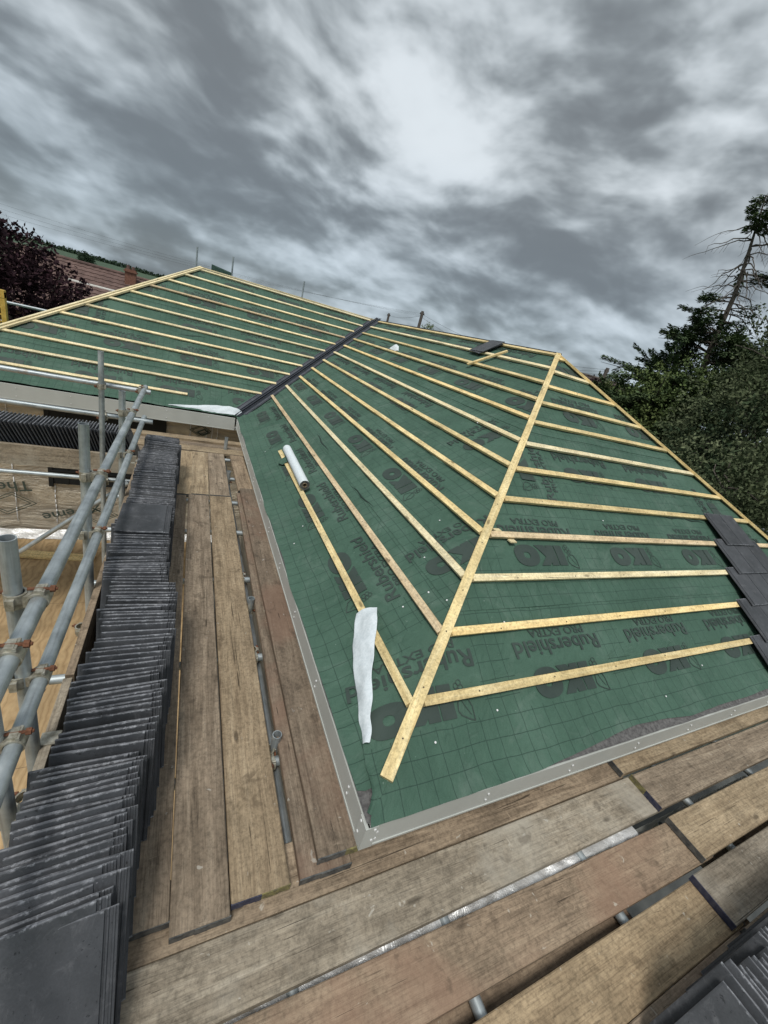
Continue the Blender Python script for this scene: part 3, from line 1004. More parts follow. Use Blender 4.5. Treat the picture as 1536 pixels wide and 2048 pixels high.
def fold(mb, face, pts, w=0.012, h=0.010, mi=0):
    """a small raised pleat along pts (u, s)"""
    F = FACES[face]
    n = len(pts)
    vs = []
    for i, (u, s) in enumerate(pts):
        k = math.sin(math.pi * i / (n - 1)) if n > 2 else 1
        d = Vector(pts[min(i + 1, n - 1)]) - Vector(pts[max(i - 1, 0)]); d.normalize()
        p = Vector((-d.y, d.x))
        b0 = hfun(u, s, face) + 0.003
        for off, hh in ((-1, 0), (0.1, 1), (0.5, 0.75), (0.55, 0)):
            vs.append(P(face, u + p.x * off * w * k, s + p.y * off * w * k, b0 + hh * h * k))
    fs = []
    for i in range(n - 1):
        for j in range(3):
            q = (i * 4 + j, i * 4 + j + 1, i * 4 + 5 + j, i * 4 + 4 + j)
            fs.append(q)
    mb.add(vs, fs, mi, [(0.02, 0.02)] * len(vs))


def build_roof():
    rng = random.Random(4)
    names = {0: 'near hip end', 1: 'long slope beside the tile row', 2: 'far wing'}
    for face in (0, 1, 2):
        mb = build_sheet(face)
        print_blocks(face, mb)
        # pleats in the sheet, some coloured dark for the shaded gaps at the laps
        for i in range({0: 7, 1: 11, 2: 9}[face]):
            s = rng.choice([0.93, 1.75, 1.86, 2.66, 2.72, 3.4]) + rng.uniform(-.05, .05)
            a, b = UR[face](s)
            u = rng.uniform(a + .5, b - .8); L = rng.uniform(.25, .75); sl = rng.uniform(-.06, .12)
            pts = [(u + L * t / 8, s + sl * t / 8 + 0.01 * math.sin(t * 1.3)) for t in range(9)]
            fold(mb, face, pts, rng.uniform(.008, .016), rng.uniform(.006, .013), 2 if i % 3 == 0 else 0)
        # long rucks running from the lap to the battens
        link('roof_membrane', mb.mesh('roof_membrane', ['green_membrane', 'membrane_print', 'membrane_fold_shade'], True), HOUSE)['label'] = 'green printed membrane on the ' + names[face]
    # the slopes facing away, one sheet each
    mb = MB()
    z = lambda x: T * x - 0.03
    yF = YB + WD
    A, Bp, Cc = (HW, HW, z(HW)), (HW, YB + HW, z(HW)), (XL + HW, YB + HW, z(HW))
    mb.add([(WD, 0, z(0)), (WD, yF, z(0)), Bp, A], [(0, 1, 2, 3)])
    mb.add([(WD, yF, z(0)), (XL, yF, z(0)), Cc, Bp], [(0, 1, 2, 3)])
    mb.add([(XL, yF, z(0)), (XL, YB, z(0)), Cc], [(0, 1, 2)])
    mb.uv = [(0.02, 0.02)] * len(mb.v)
    link('roof_membrane', mb.mesh('roof_membrane', 'green_membrane'), HOUSE)['label'] = 'green membrane on the slopes facing away'
    # grey eaves felt below the sheets and the deck that holds them off the air
    mb = MB()
    for face, (u0, u1) in ((0, (0, WD)), (1, (0, YB)), (2, (XL, 0))):
        n = int((u1 - u0) / .035)
        vs = []
        for i in range(n + 1):
            u = u0 + (u1 - u0) * i / n
            for s, dh in ((-0.016, -0.006), (0.0, -0.005), (0.06, -0.006), (0.13, -0.008), (0.19, -0.014)):
                a, b = (s * CO, WD - s * CO) if face == 0 else ((s * CO, YB + s * CO) if face == 1 else (XL + s * CO, s * CO))
                uu = min(max(u, a), b)
                vs.append(P(face, uu, s, hfun(uu, s, face) + dh))
        fs = [(i * 5 + j, (i + 1) * 5 + j, (i + 1) * 5 + j + 1, i * 5 + j + 1) for i in range(n) for j in range(4)]
        if face == 1: fs = [tuple(reversed(f)) for f in fs]
        mb.add(vs, fs)
    link('eaves_felt', mb.mesh('eaves_felt', 'eaves_felt', True), HOUSE)
    # fascia boards with white screw caps
    def fascia(A, B_, z0, z1, out):
        A, B_, out = Vector(A), Vector(B_), Vector(out)
        d = (B_ - A); L = d.length; d.normalize()
        mx = Matrix((d, out, Vector((0, 0, 1)))).transposed().to_4x4(); mx.translation = A
        mb = MB()
        mb.box((0, -0.018, z0), (L, 0.0, z1))
        mb.box((0, 0.0, z0), (L, 0.004, z0 + 0.012))
        x = 0.06
        i = 0
        xs = []
        while x < L:
            for zz in (z0 + .055, z1 - .045):
                for a_ in range(1):
                    mb.tube((x, 0.001, zz), (x, 0.0055, zz), 0.0062, 8, 1)
            x += 0.62
        o = link('fascia', mb.mesh('fascia', ['fascia_grey', 'white_plastic']), HOUSE, mx)
        return o
    fascia((-0.012, -0.014, 0), (WD + .01, -0.014, 0), -0.170, -0.024, (0, -1, 0))
    fascia((-0.012, YB - 0.1, 0), (-0.012, -0.016, 0), -0.170, -0.024, (-1, 0, 0))
    fascia((XL, YB - 0.085, 0), (-0.034, YB - 0.085, 0), -0.235, -0.022, (0, -1, 0))
    # bent corner trim
    mb = MB()
    mb.box((-0.0165, -0.0185, -0.172), (0.045, -0.0145, -0.0235)); mb.box((-0.0165, -0.0145, -0.172), (-0.0125, 0.045, -0.0235))
    for (x, y, zz) in ((0.03, -0.0185, -0.115), (0.03, -0.0185, -0.04)):
        mb.tube((x, y, zz), (x, y - .004, zz), 0.0062, 8, 1)
    for (x, y, zz) in ((-0.0165, 0.03, -0.115), (-0.0165, 0.03, -0.04)):
        mb.tube((x, y, zz), (x - .004, y, zz), 0.0062, 8, 1)
    link('corner_trim', mb.mesh('corner_trim', ['fascia_grey', 'white_plastic']), HOUSE)
    mb = MB()
    mb.box((0.0, 0.0, -0.165), (0.32, YB, -0.150)); mb.box((0.32, 0.0, -0.165), (WD, 0.32, -0.150)); mb.box((XL, YB - .065, -0.235), (-0.0, YB + .4, -0.22))
    link('soffit', mb.mesh('soffit', 'fascia_grey'), HOUSE)
    # walls wrapped in foil membrane, with pale tape lines, black window openings and wording
    def tape(mb, x, z0, z1, y):
        n = 8
        for i in range(n):
            a = z0 + (z1 - z0) * i / n; b = z0 + (z1 - z0) * (i + 1) / n
            mb.box((x - .006 + .004 * math.sin(i), y - .004, a), (x + .006 + .004 * math.sin(i), y - 0.0, b), 1)
    mb = MB()
    yw = 6.85
    nx, nz = 60, 30
    vs = [Vector((XL + .35 + (0.3 - XL - .35) * i / nx, yw + 0.02 * noise.noise(Vector((i * .22, j * .15, 0))) + .01 * noise.noise(Vector((i * .5, j * .9, 4))), PLY + (2.36) * j / nz)) for j in range(nz + 1) for i in range(nx + 1)]
    fs = [(j * (nx + 1) + i, j * (nx + 1) + i + 1, (j + 1) * (nx + 1) + i + 1, (j + 1) * (nx + 1) + i) for j in range(nz) for i in range(nx)]
    mb.add(vs, fs)
    for x in (-3.18, -2.66, -0.71, -0.45, -0.36, -0.27, -2.0, -1.2):
        tape(mb, x, PLY + .2, -0.24 if not -2.75 < x < -1.05 else -1.68, yw - .012)
    wl = link('wall', mb.mesh('wall', ['foil_wall', 'white_plastic'], True), HOUSE)
    wl['label'] = 'far wing wall wrapped in foil membrane'
    # wording on the foil, upside down like the roof sheet
    mb = MB()
    for (txt, w_, h_, x, zz, rot) in (('Thermo', 0.9, 0.17, -3.42, -1.70, 188), ('Xtreme', 0.85, 0.15, -2.45, -2.10, 196), ('Thermo', 0.9, 0.17, -1.3, -1.9, 188)):
        vs, fs = text_bm(txt, w_, h_, 0.01)
        c, s_ = math.cos(R(rot)), math.sin(R(rot))
        mb.add([(x + px * c - py * s_, yw - .042, zz + px * s_ + py * c) for px, py in vs], fs)
    def box_outline(cx, cz, sc_):
        for k in (1.0, 0.78):
            pts = [(-.34 * k, -.02), (.04, .20 * k), (.34 * k, .02), (-.04, -.20 * k)]
            pts = [(cx + a * sc_, cz + b * sc_) for a, b in pts]
            for i in range(4):
                a, b = Vector(pts[i]), Vector(pts[(i + 1) % 4]); d = (b - a).normalized(); p = Vector((-d.y, d.x)) * .006
                mb.add([(q.x, yw - .042, q.y) for q in (a - p, b - p, b + p, a + p)], [(0, 1, 2, 3)])
    box_outline(-3.25, -2.05, 1.0); box_outline(-2.05, -2.2, .8); box_outline(-0.55, -0.42, .5); box_outline(-0.5, -0.45, .32)
    link('foil_wording', mb.mesh('foil_wording', 'foil_print'), HOUSE)
    mb = MB()
    x0, x1, z0, z1 = -2.70, -1.08, -1.65, -0.27
    mb.box((x0, yw - .030, z0), (x1, yw - .024, z1))
    mb.box((x0 - .03, yw - .045, z0 - .05), (x0 + .03, yw - .02, z1)); mb.box((x0 + .2, yw - .04, z0), (x0 + .235, yw - .02, z1))
    mb.box((x1 - .05, yw - .05, z0 - .05), (x1, yw - .02, z1)); mb.box((x0, yw - .05, z0 + .22), (x1, yw - .03, z0 + .245))
    link('window_opening', mb.mesh('window_opening', 'black_void'), HOUSE)
    mb = MB()
    mb.box((0.3, 0.3, PLY), (0.36, 6.85, -0.166)); mb.box((0.36, 0.3, PLY), (WD - .3, 0.36, -0.166))
    mb.box((WD - .36, .36, PLY), (WD - .3, yF - .3, -0.10)); mb.box((XL + .3, yF - .36, PLY), (WD - .36, yF - .3, -0.10)); mb.box((XL + .3, 6.9, PLY), (XL + .36, yF - .36, -.1))
    link('wall', mb.mesh('wall', 'foil_wall'), HOUSE)['label'] = 'walls under the eaves of the main wing'
    # ---------------- battens
    zt = lambda x: T * x
    upL, upH = FACES[1]['n'], FACES[0]['n']
    woods = ['batten_wood', 'batten_wood', 'batten_pale', 'batten_wood', 'batten_pink']
    def pick(i, face): return 'batten_pink' if (face, i) in ((1, 1), (0, 3), (2, 8)) else ('batten_pale' if (face == 2 or i % 4 == 2) else 'batten_wood')
    for k in range(12):
        x = 0.3189 + G * k
        y0 = x + 0.045; y1 = YB + x - 0.14
        if k == 0: y1 = 4.30
        bar('batten', (x, y0, zt(x)), (x, y1, zt(x)), upL, 0.050 if k else 0.05, 0.026, pick(k, 1), HOUSE, rng, 0.004, 16)
    for k in range(12):
        x = 0.3463 + 0.2842 * k
        a, b = x + 0.045, WD - x - 0.045
        if b - a < .08: continue
        bar('batten', (a, x, zt(x)), (b, x, zt(x)), upH, 0.05, 0.026, pick(k, 0), HOUSE, rng, 0.003, 14)
    for k in range(12):
        x = 0.2844 + 0.29133 * k
        y = YB + x
        a, b = XL + x + 0.045, x - 0.135
        if k == 0: b = -0.789
        bar('batten', (a, y, zt(x)), (b, y, zt(x)), upH, 0.046, 0.026, pick(k, 2), HOUSE, rng, 0.003, 14)
    hd = Vector((1, 1, T)).normalized()
    hup = Vector((-T, -T, 2)).normalized()
    def hip(p0, d, up, s0, s1, w=0.060, t=0.03, off=0.0, m_='batten_wood', side=0.0):
        d = Vector(d).normalized(); up = Vector(up).normalized(); sd = up.cross(d).normalized() * side
        A = Vector(p0) + d * s0 + up * off + sd; B_ = Vector(p0) + d * s1 + up * off + sd
        return bar('hip_batten', A, B_, up, w, t, m_, HOUSE, rng, 0.002, 12)
    hl = Vector((HW, HW, T * HW)).length
    hip((0, 0, 0), (1, 1, T), (-T, -T, 2), 0.17, hl, off=0.006, w=0.063)
    for sgn in (-1, 1):
        hip((WD, 0, 0), (-1, 1, T), (T, -T, 2), 0.02, hl, off=0.004 * (sgn > 0), side=0.027 * sgn, w=0.05, m_='batten_wood' if sgn > 0 else 'batten_pale')
        hip((XL, YB, 0), (1, 1, T), (-T, -T, 2), 0.02, hl, off=0.014 * (sgn > 0), side=0.028 * sgn, w=0.05, m_='batten_pale')
    # dark ridge strip on the back edge of both ridges
    mb = MB()
    mb.box((HW + .01, HW, T * HW - .03), (HW + .06, YB + HW, T * HW + .012)); 
    link('ridge_strip', mb.mesh('ridge_strip', 'valley_plastic'), HOUSE)
    bar('ridge_batten', (XL + HW, YB + HW + .02, T * HW + .002), (HW, YB + HW + .02, T * HW + .002), (0, 0, 1), .05, .026, 'batten_pale', HOUSE, rng, .003, 10)
    # ---------------- valley liner: two flanges, ribs and a dark trough
    vd = Vector((1, 1, T)).normalized()
    nB, nL = FACES[2]['n'], FACES[1]['n']
    dB = vd.cross(nB).normalized()
    if dB.x > 0: dB = -dB
    dB = (Vector((-1, 0, 0)) - vd * Vector((-1, 0, 0)).dot(vd)); dB = (dB - nB * dB.dot(nB)).normalized()
    dL = (Vector((0, -1, 0)) - vd * Vector((0, -1, 0)).dot(vd)); dL = (dL - nL * dL.dot(nL)).normalized()
    O = Vector((0, YB, 0))
    def rib(mb, dside, nn, prof, t0, t1):
        vs = []
        for t_ in (t0, t1):
            for (a, h) in prof: vs.append(O + vd * t_ + dside * a + nn * (H0 + h))
        m = len(prof)
        f = [(i, i + 1, m + i + 1, m + i) for i in range(m - 1)]
        n0 = (vs[1] - vs[0]).cross(vs[m] - vs[0])
        if n0.dot(nn) < 0: f = [tuple(reversed(q)) for q in f]
        mb.add(vs, f)
    t0, t1 = -0.02, hl + 0.10
    mb = MB()
    for dd, nn in ((dB, nB), (dL, nL)):
        rib(mb, dd, nn, [(0.062, .026), (.10, .010), (.128, .008), (.129, .016), (.135, .016), (.136, .007), (0.150, .004)], t0 + .1, t1 - .15)
    link('valley_flange', mb.mesh('valley_flange', 'valley_flange'), HOUSE)
    mb = MB()
    for dd, nn in ((dB, nB), (dL, nL)):
        rib(mb, dd, nn, [(0.0, .018), (.012, .018), (.018, .020), (.024, .046), (.036, .046), (.041, .022), (.058, .022), (.063, .036), (.070, .036), (.075, .018)], t0, t1)
    link('valley_trough', mb.mesh('valley_trough', 'valley_plastic'), HOUSE)
    # ---------------- loose flap of sheet turned over the near hip, pale underside up
    def ribbon(name, face, rows, matn, parent=HOUSE, n=7, uvflag=False):
        mb = MB(); vs = []
        fine = []
        for r0_, r1_ in zip(rows, rows[1:]):
            for q_ in range(3):
                fine.append(tuple(tuple(x0 + (x1 - x0) * q_ / 3 for x0, x1 in zip(e0, e1)) for e0, e1 in zip(r0_, r1_)))
        rows = fine + [rows[-1]]
        for (a, b) in rows:
            for i in range(n + 1):
                t_ = i / n
                u = a[0] + (b[0] - a[0]) * t_; s = a[1] + (b[1] - a[1]) * t_
                h = a[2] + (b[2] - a[2]) * t_ + 0.010 * math.sin(math.pi * t_) + 0.026 * noise.noise(Vector((u * 9, s * 11, 2))) + 0.010 * noise.noise(Vector((u * 26, s * 22, 5)))
                vs.append(P(face, u, s, h + 0.004))
        m = n + 1
        fs = [(j * m + i, j * m + i + 1, (j + 1) * m + i + 1, (j + 1) * m + i) for j in range(len(rows) - 1) for i in range(n)]
        mb.add(vs, fs, 0, [(0.03, 0.03)] * len(vs))
        me = mb.mesh(name, matn, True)
        o = link(name, me, parent)
        sm = o.modifiers.new('s', 'SUBSURF'); sm.levels = 1; sm.render_levels = 2
        so_ = o.modifiers.new('t', 'SOLIDIFY'); so_.thickness = 0.0012
        return o
    fl = ribbon('membrane_flap', 1, [((1.09, .330, .030), (1.05, .470, .048)), ((1.085, .329, .030), (1.045, .468, .048)), ((.98, .275, .026), (.93, .435, .055)), ((.86, .222, .022), (.80, .365, .066)), ((.74, .185, .018), (.68, .310, .070)),
                 ((.62, .152, .016), (.58, .250, .060)), ((.50, .130, .020), (.47, .215, .052)), ((.42, .100, .022), (.40, .165, .046)), ((.36, .098, .024), (.34, .150, .040)), ((.30, .084, .022), (.285, .118, .034))], 'membrane_underside')
    fl['label'] = 'pale underside of the sheet folded back at the near corner'
    # the sheet that wraps round the hip from the near end
    def sheet_lap():
        mb = MB(); vs, uvs = [], []
        rows = [(.90, .345), (.74, .285), (.62, .235), (.50, .175), (.42, .135), (.34, .098), (.26, .070), (.19, .062), (.13, .058), (.085, .050), (.055, .030), (.030, .004)]
        m = 8
        fr = []
        for (a, b) in zip(rows, rows[1:]):
            for q_ in range(3): fr.append((a[0] + (b[0] - a[0]) * q_ / 3, a[1] + (b[1] - a[1]) * q_ / 3))
        fr.append(rows[-1])
        for (u, s) in fr:
            s += .006 * noise.noise(Vector((u * 22, 3, 1)))
            # across to the hip line, measured square to the free edge
            e = Vector((u, s)); dt = e.x * hxy[0] + e.y * hxy[1]; hpt = Vector((hxy[0] * dt, hxy[1] * dt)) 
            for i in range(m + 1):
                t_ = i / m
                pt = e.lerp(hpt, t_)
                lift = .0055 + .012 * math.exp(-t_ * 9) * (0.35 + max(0, 1.0 - u * 1.2))
                vs.append(P(1, pt.x, pt.y, hfun(pt.x, pt.y, 1) + lift * (1 if t_ < .95 else .5)))
                # printed grid continues from the end sheet
                d2 = pt.x * hxy[0] + pt.y * hxy[1]
                uvs.append((2 * d2 * hxy[0] - pt.x - ROWC[0][0] + 1.135 * 20.5, 2 * d2 * hxy[1] - pt.y))
        W = m + 1
        mb.add(vs, [(j * W + i, (j + 1) * W + i, (j + 1) * W + i + 1, j * W + i + 1) for j in range(len(fr) - 1) for i in range(m)], 0, uvs)
        link('membrane_lap', mb.mesh('membrane_lap', 'green_membrane', True), HOUSE)
    hxy = (CO / math.sqrt(CO * CO + 1), 1 / math.sqrt(CO * CO + 1))
    sheet_lap()
    # bare corner of grey felt seen past the edge of the sheet
    # silvery underside turned up at the foot of the valley
    sf = ribbon('membrane_flap', 2, [((-1.06, .03, .004), (-1.04, .04, .006)), ((-.80, .02, .012), (-.74, .085, .02)), ((-.60, .01, .015), (-.55, .115, .040)), ((-.42, .0, .02), (-.33, .145, .055)), ((-.25, .0, .03), (-.14, .16, .06)),
                 ((-.12, .0, .035), (-.02, .145, .055)), ((-.02, .01, .03), (.07, .13, .04)), ((.05, .03, .02), (.11, .09, .02))], 'membrane_underside')
    sf['label'] = 'crumpled silvery underside turned up at the foot of the valley'
    # little torn pieces of sheet sticking up
    tf = ribbon('membrane_scrap', 1, [((7.02, 3.17, .0), (7.0, 3.20, .0)), ((6.93, 3.16, .03), (6.86, 3.30, .09)), ((6.83, 3.18, .02), (6.76, 3.30, .06)), ((6.70, 3.20, .0), (6.68, 3.24, .0))], 'membrane_underside')
    tf['label'] = 'torn pale scrap of membrane standing up near the valley top'
    ribbon('membrane_flap', 1, [((3.98, .30, .004), (3.99, .42, .03)), ((3.92, .29, .006), (3.90, .44, .05)), ((3.84, .33, .006), (3.80, .43, .03))], 'green_membrane')['label'] = 'torn green edge under the white roll'
    # white nail caps and grit on the sheet
    mb = MB()
    for face, u, s in ((0, .86, .30), (0, .60, 1.0), (0, 1.12, .78), (0, 2.35, .16), (0, 2.7, 1.62), (0, 3.0, .30), (0, 1.6, 2.6), (1, 2.2, .12), (1, .98, .62), (1, .8, .72), (1, .86, .88), (1, 1.3, .95), (1, 1.6, 1.25), (1, 2.4, .25), (1, 4.5, .2), (0, .42, .22)):
        mb = MB()
        c = P(face, u, s, hfun(u, s, face) + .0045)
        mb.tube(c, c + FACES[face]['n'] * .003, .006, 7)
        link('nail_cap', mb.mesh('nail_cap', 'white_plastic'), HOUSE)
    # timber packers pushed under one batten
    mb = MB()
    x = 0.3463 + 0.2842 * 3
    for a, off in ((1.33, .045), (1.44, -.045)):
        mb.box((a - .03, x + off * CO - .02, T * x + off * SI - .016), (a + .03, x + off * CO + .02, T * x + off * SI - .006))
    link('packer', mb.mesh('packer', 'batten_pale'), HOUSE)
    # fixing nails in the battens
    mb = MB()
    for k in range(12):
        x = 0.3463 + 0.2842 * k
        u = .75 + .3 * (k % 2)
        while u < WD - x - .2:
            if u > x + .1:
                c = Vector((u, x + rng.uniform(-.01, .01), T * x)) + upH * .0005; c.z = T * c.y + .0006
                mb.tube(c, c + upH * .0012, .0042, 7)
            u += .6
        x = 0.3189 + G * k; u = .8 + x
        while u < YB + x - .4 and (k or u < 4.2):
            c = Vector((x, u, T * x)) + upL * .0006
            mb.tube(c, c + upL * .0012, .0042, 7); u += .6
    for t_ in (.35, .62, .98, 1.3, 1.75, 2.2, 2.7, 3.2, 3.8, 4.4):
        c = hd * t_ + hup * .0066
        mb.tube(c, c + hup * .0014, .0042, 7)
    link('nail_head', mb.mesh('nail_head', 'knot_nail'), HOUSE)['kind'] = 'stuff'


build_roof()


# ------------------------------------------------------------------ things lying on the roof
def build_on_roof():
    rng = random.Random(8)
    # roll of membrane
    r = 0.052
    A = P(1, 4.10, .466, .0) + FACES[1]['n'] * (r + .026); B_ = P(1, 2.98, .440, .0) + FACES[1]['n'] * (r + .026)
    mx = basis(A, B_, FACES[1]['n']); L = (B_ - A).length
    root = empty('membrane_roll', (A + B_) / 2, 'white roll of roofing membrane lying above the lowest batten', 'roll')
    mb = MB(); n = 36
    vs = []
    for i in range(13):
        x = -L / 2 + L * i / 12
        for j in range(n):
            t_ = 2 * math.pi * j / n
            rr = r * (1 + .012 * math.sin(i * 1.7 + j * .35) + (.03 if j == 9 else 0))
            vs.append((x, rr * math.cos(t_), rr * math.sin(t_)))
    fs = [(i * n + j, i * n + (j + 1) % n, (i + 1) * n + (j + 1) % n, (i + 1) * n + j) for i in range(12) for j in range(n)]
    mb.add(vs, [tuple(reversed(f)) for f in fs])
    me = mb.mesh('wrapped_sheet', 'membrane_roll', True)
    link('wrapped_sheet', me, root, mx)
    mb = MB()
    for k, (r0, r1, m_) in enumerate(((.0505, .044, 0), (.044, .038, 1), (.038, .033, 0), (.033, .024, 1))):
        for e in (-1, 1):
            X = e * (L / 2 - .001 * k)
            v1 = [(X, r0 * math.cos(2 * math.pi * j / n), r0 * math.sin(2 * math.pi * j / n)) for j in range(n)]
            v2 = [(X, r1 * math.cos(2 * math.pi * j / n), r1 * math.sin(2 * math.pi * j / n)) for j in range(n)]
            mb.add(v1 + v2, [(j, (j + 1) % n, n + (j + 1) % n, n + j) if e > 0 else (n + j, n + (j + 1) % n, (j + 1) % n, j) for j in range(n)], m_)
    link('sheet_edge', mb.mesh('sheet_edge', ['eaves_felt', 'dull_band']), root, mx)
    mb = MB(); mb.tube((-L / 2 - .004, 0, 0), (L / 2 + .004, 0, 0), .024, 24, hollow=True)
    link('cardboard_core', mb.mesh('cardboard_core', 'board_tan', True), root, mx)
    # loose off-cut batten near the ridge, lying across two battens
    o = bar('loose_batten', P(1, 4.47, 3.37, .056), P(1, 4.33, 3.97, .056), FACES[1]['n'], .05, .025, 'batten_wood', None, rng, 0, 4)
    tag(o, 'short loose batten lying up the slope just below the two tiles at the ridge', 'batten')
    # dark folded fabric beyond the far hip
    mb = MB()
    vs = []
    x0 = XL + HW + .1
    for i in range(9):
        t_ = i / 8
        for (yy, zz) in ((YB + HW + .35, 2.12), (YB + HW + .30, 2.37 - .05 * t_ + .02 * math.sin(i * 2)), (YB + HW + .42, 2.40 - .05 * t_), (YB + HW + .55, 2.1)):
            vs.append((x0 + .10 + .42 * t_, yy, zz - .03))
    mb.add(vs, [(i * 4 + j, (i + 1) * 4 + j, (i + 1) * 4 + j + 1, i * 4 + j + 1) for i in range(8) for j in range(3)])
    tag(link('debris_cloth', mb.mesh('debris_cloth', 'dark_fabric', True)), 'dark green cloth bundled behind the far peak of the roof', 'cloth')


build_on_roof()


# ------------------------------------------------------------------ roof tiles
def tile_mesh(seed):
    rng = random.Random(seed)
    prof = [(-.166, .001), (-.160, .001), (-.158, -.003), (-.153, -.003), (-.151, .001), (-.144, .001), (-.142, -.003), (-.137, -.003), (-.135, .001), (-.1305, .001), (-.130, -.006)]
    xs = [-.10, -.065, -.03, .005, .04, .075, .11, .14, .160]
    prof += [(x, -.006) for x in xs] + [(.166, -.0045), (.166, .0035), (.163, .006)]
    back = [(x, .006) for x in (.12, .06, 0, -.06, -.12)] + [(-.166, .006)]
    prof = prof + back
    m = len(prof)
    zs = [0, 0.0035, 0.21, 0.4165, 0.42]
    chip = rng.choice([None, (.12, .03), (-.05, .02), (.15, .05), (-.12, .03)])
    vs = []
    for k, z in enumerate(zs):
        for (x, y) in prof:
            yy = y
            zz = z
            if k in (0, 4):
                yy = y * .62
                sg = -1 if k == 4 else 1
                zz = z + sg * abs(noise.noise(Vector((x * 38, seed * 7.1 + k, 0)))) * .0075
                if chip and k == 4 and abs(x - chip[0]) < .03: zz -= chip[1] * .45
            vs.append((x, yy, zz))
    mb = MB()
    fs = []
    for k in range(len(zs) - 1):
        for j in range(m):
            fs.append((k * m + j, k * m + (j + 1) % m, (k + 1) * m + (j + 1) % m, (k + 1) * m + j))
    fs += [tuple(reversed(range(m))), tuple(range((len(zs) - 1) * m, len(zs) * m))]
    mb.add(vs, fs)
    # hanging nibs at the back of the head
    for x in (-.09, .09):
        mb.box((x - .018, .006, .385), (x + .018, .0165, .405))
    me = mb.mesh('roof_tile', 'slate_tile')
    return me


TILES = [tile_mesh(i) for i in range(6)]
FLIP = Matrix.Translation((0, 0, .42)) @ Matrix.Rotation(math.pi, 4, 'Y')     # stood on its head
FLIPPED = []
for i in range(6):
    me = TILES[i].copy(); me.transform(FLIP); FLIPPED.append(me)


def put_tile(me, mw, label, group):
    o = bpy.data.objects.new('roof_tile', me)
    COL.objects.link(o)
    o.matrix_basis = mw
    return tag(o, label, 'roof tile', group, 'thing')


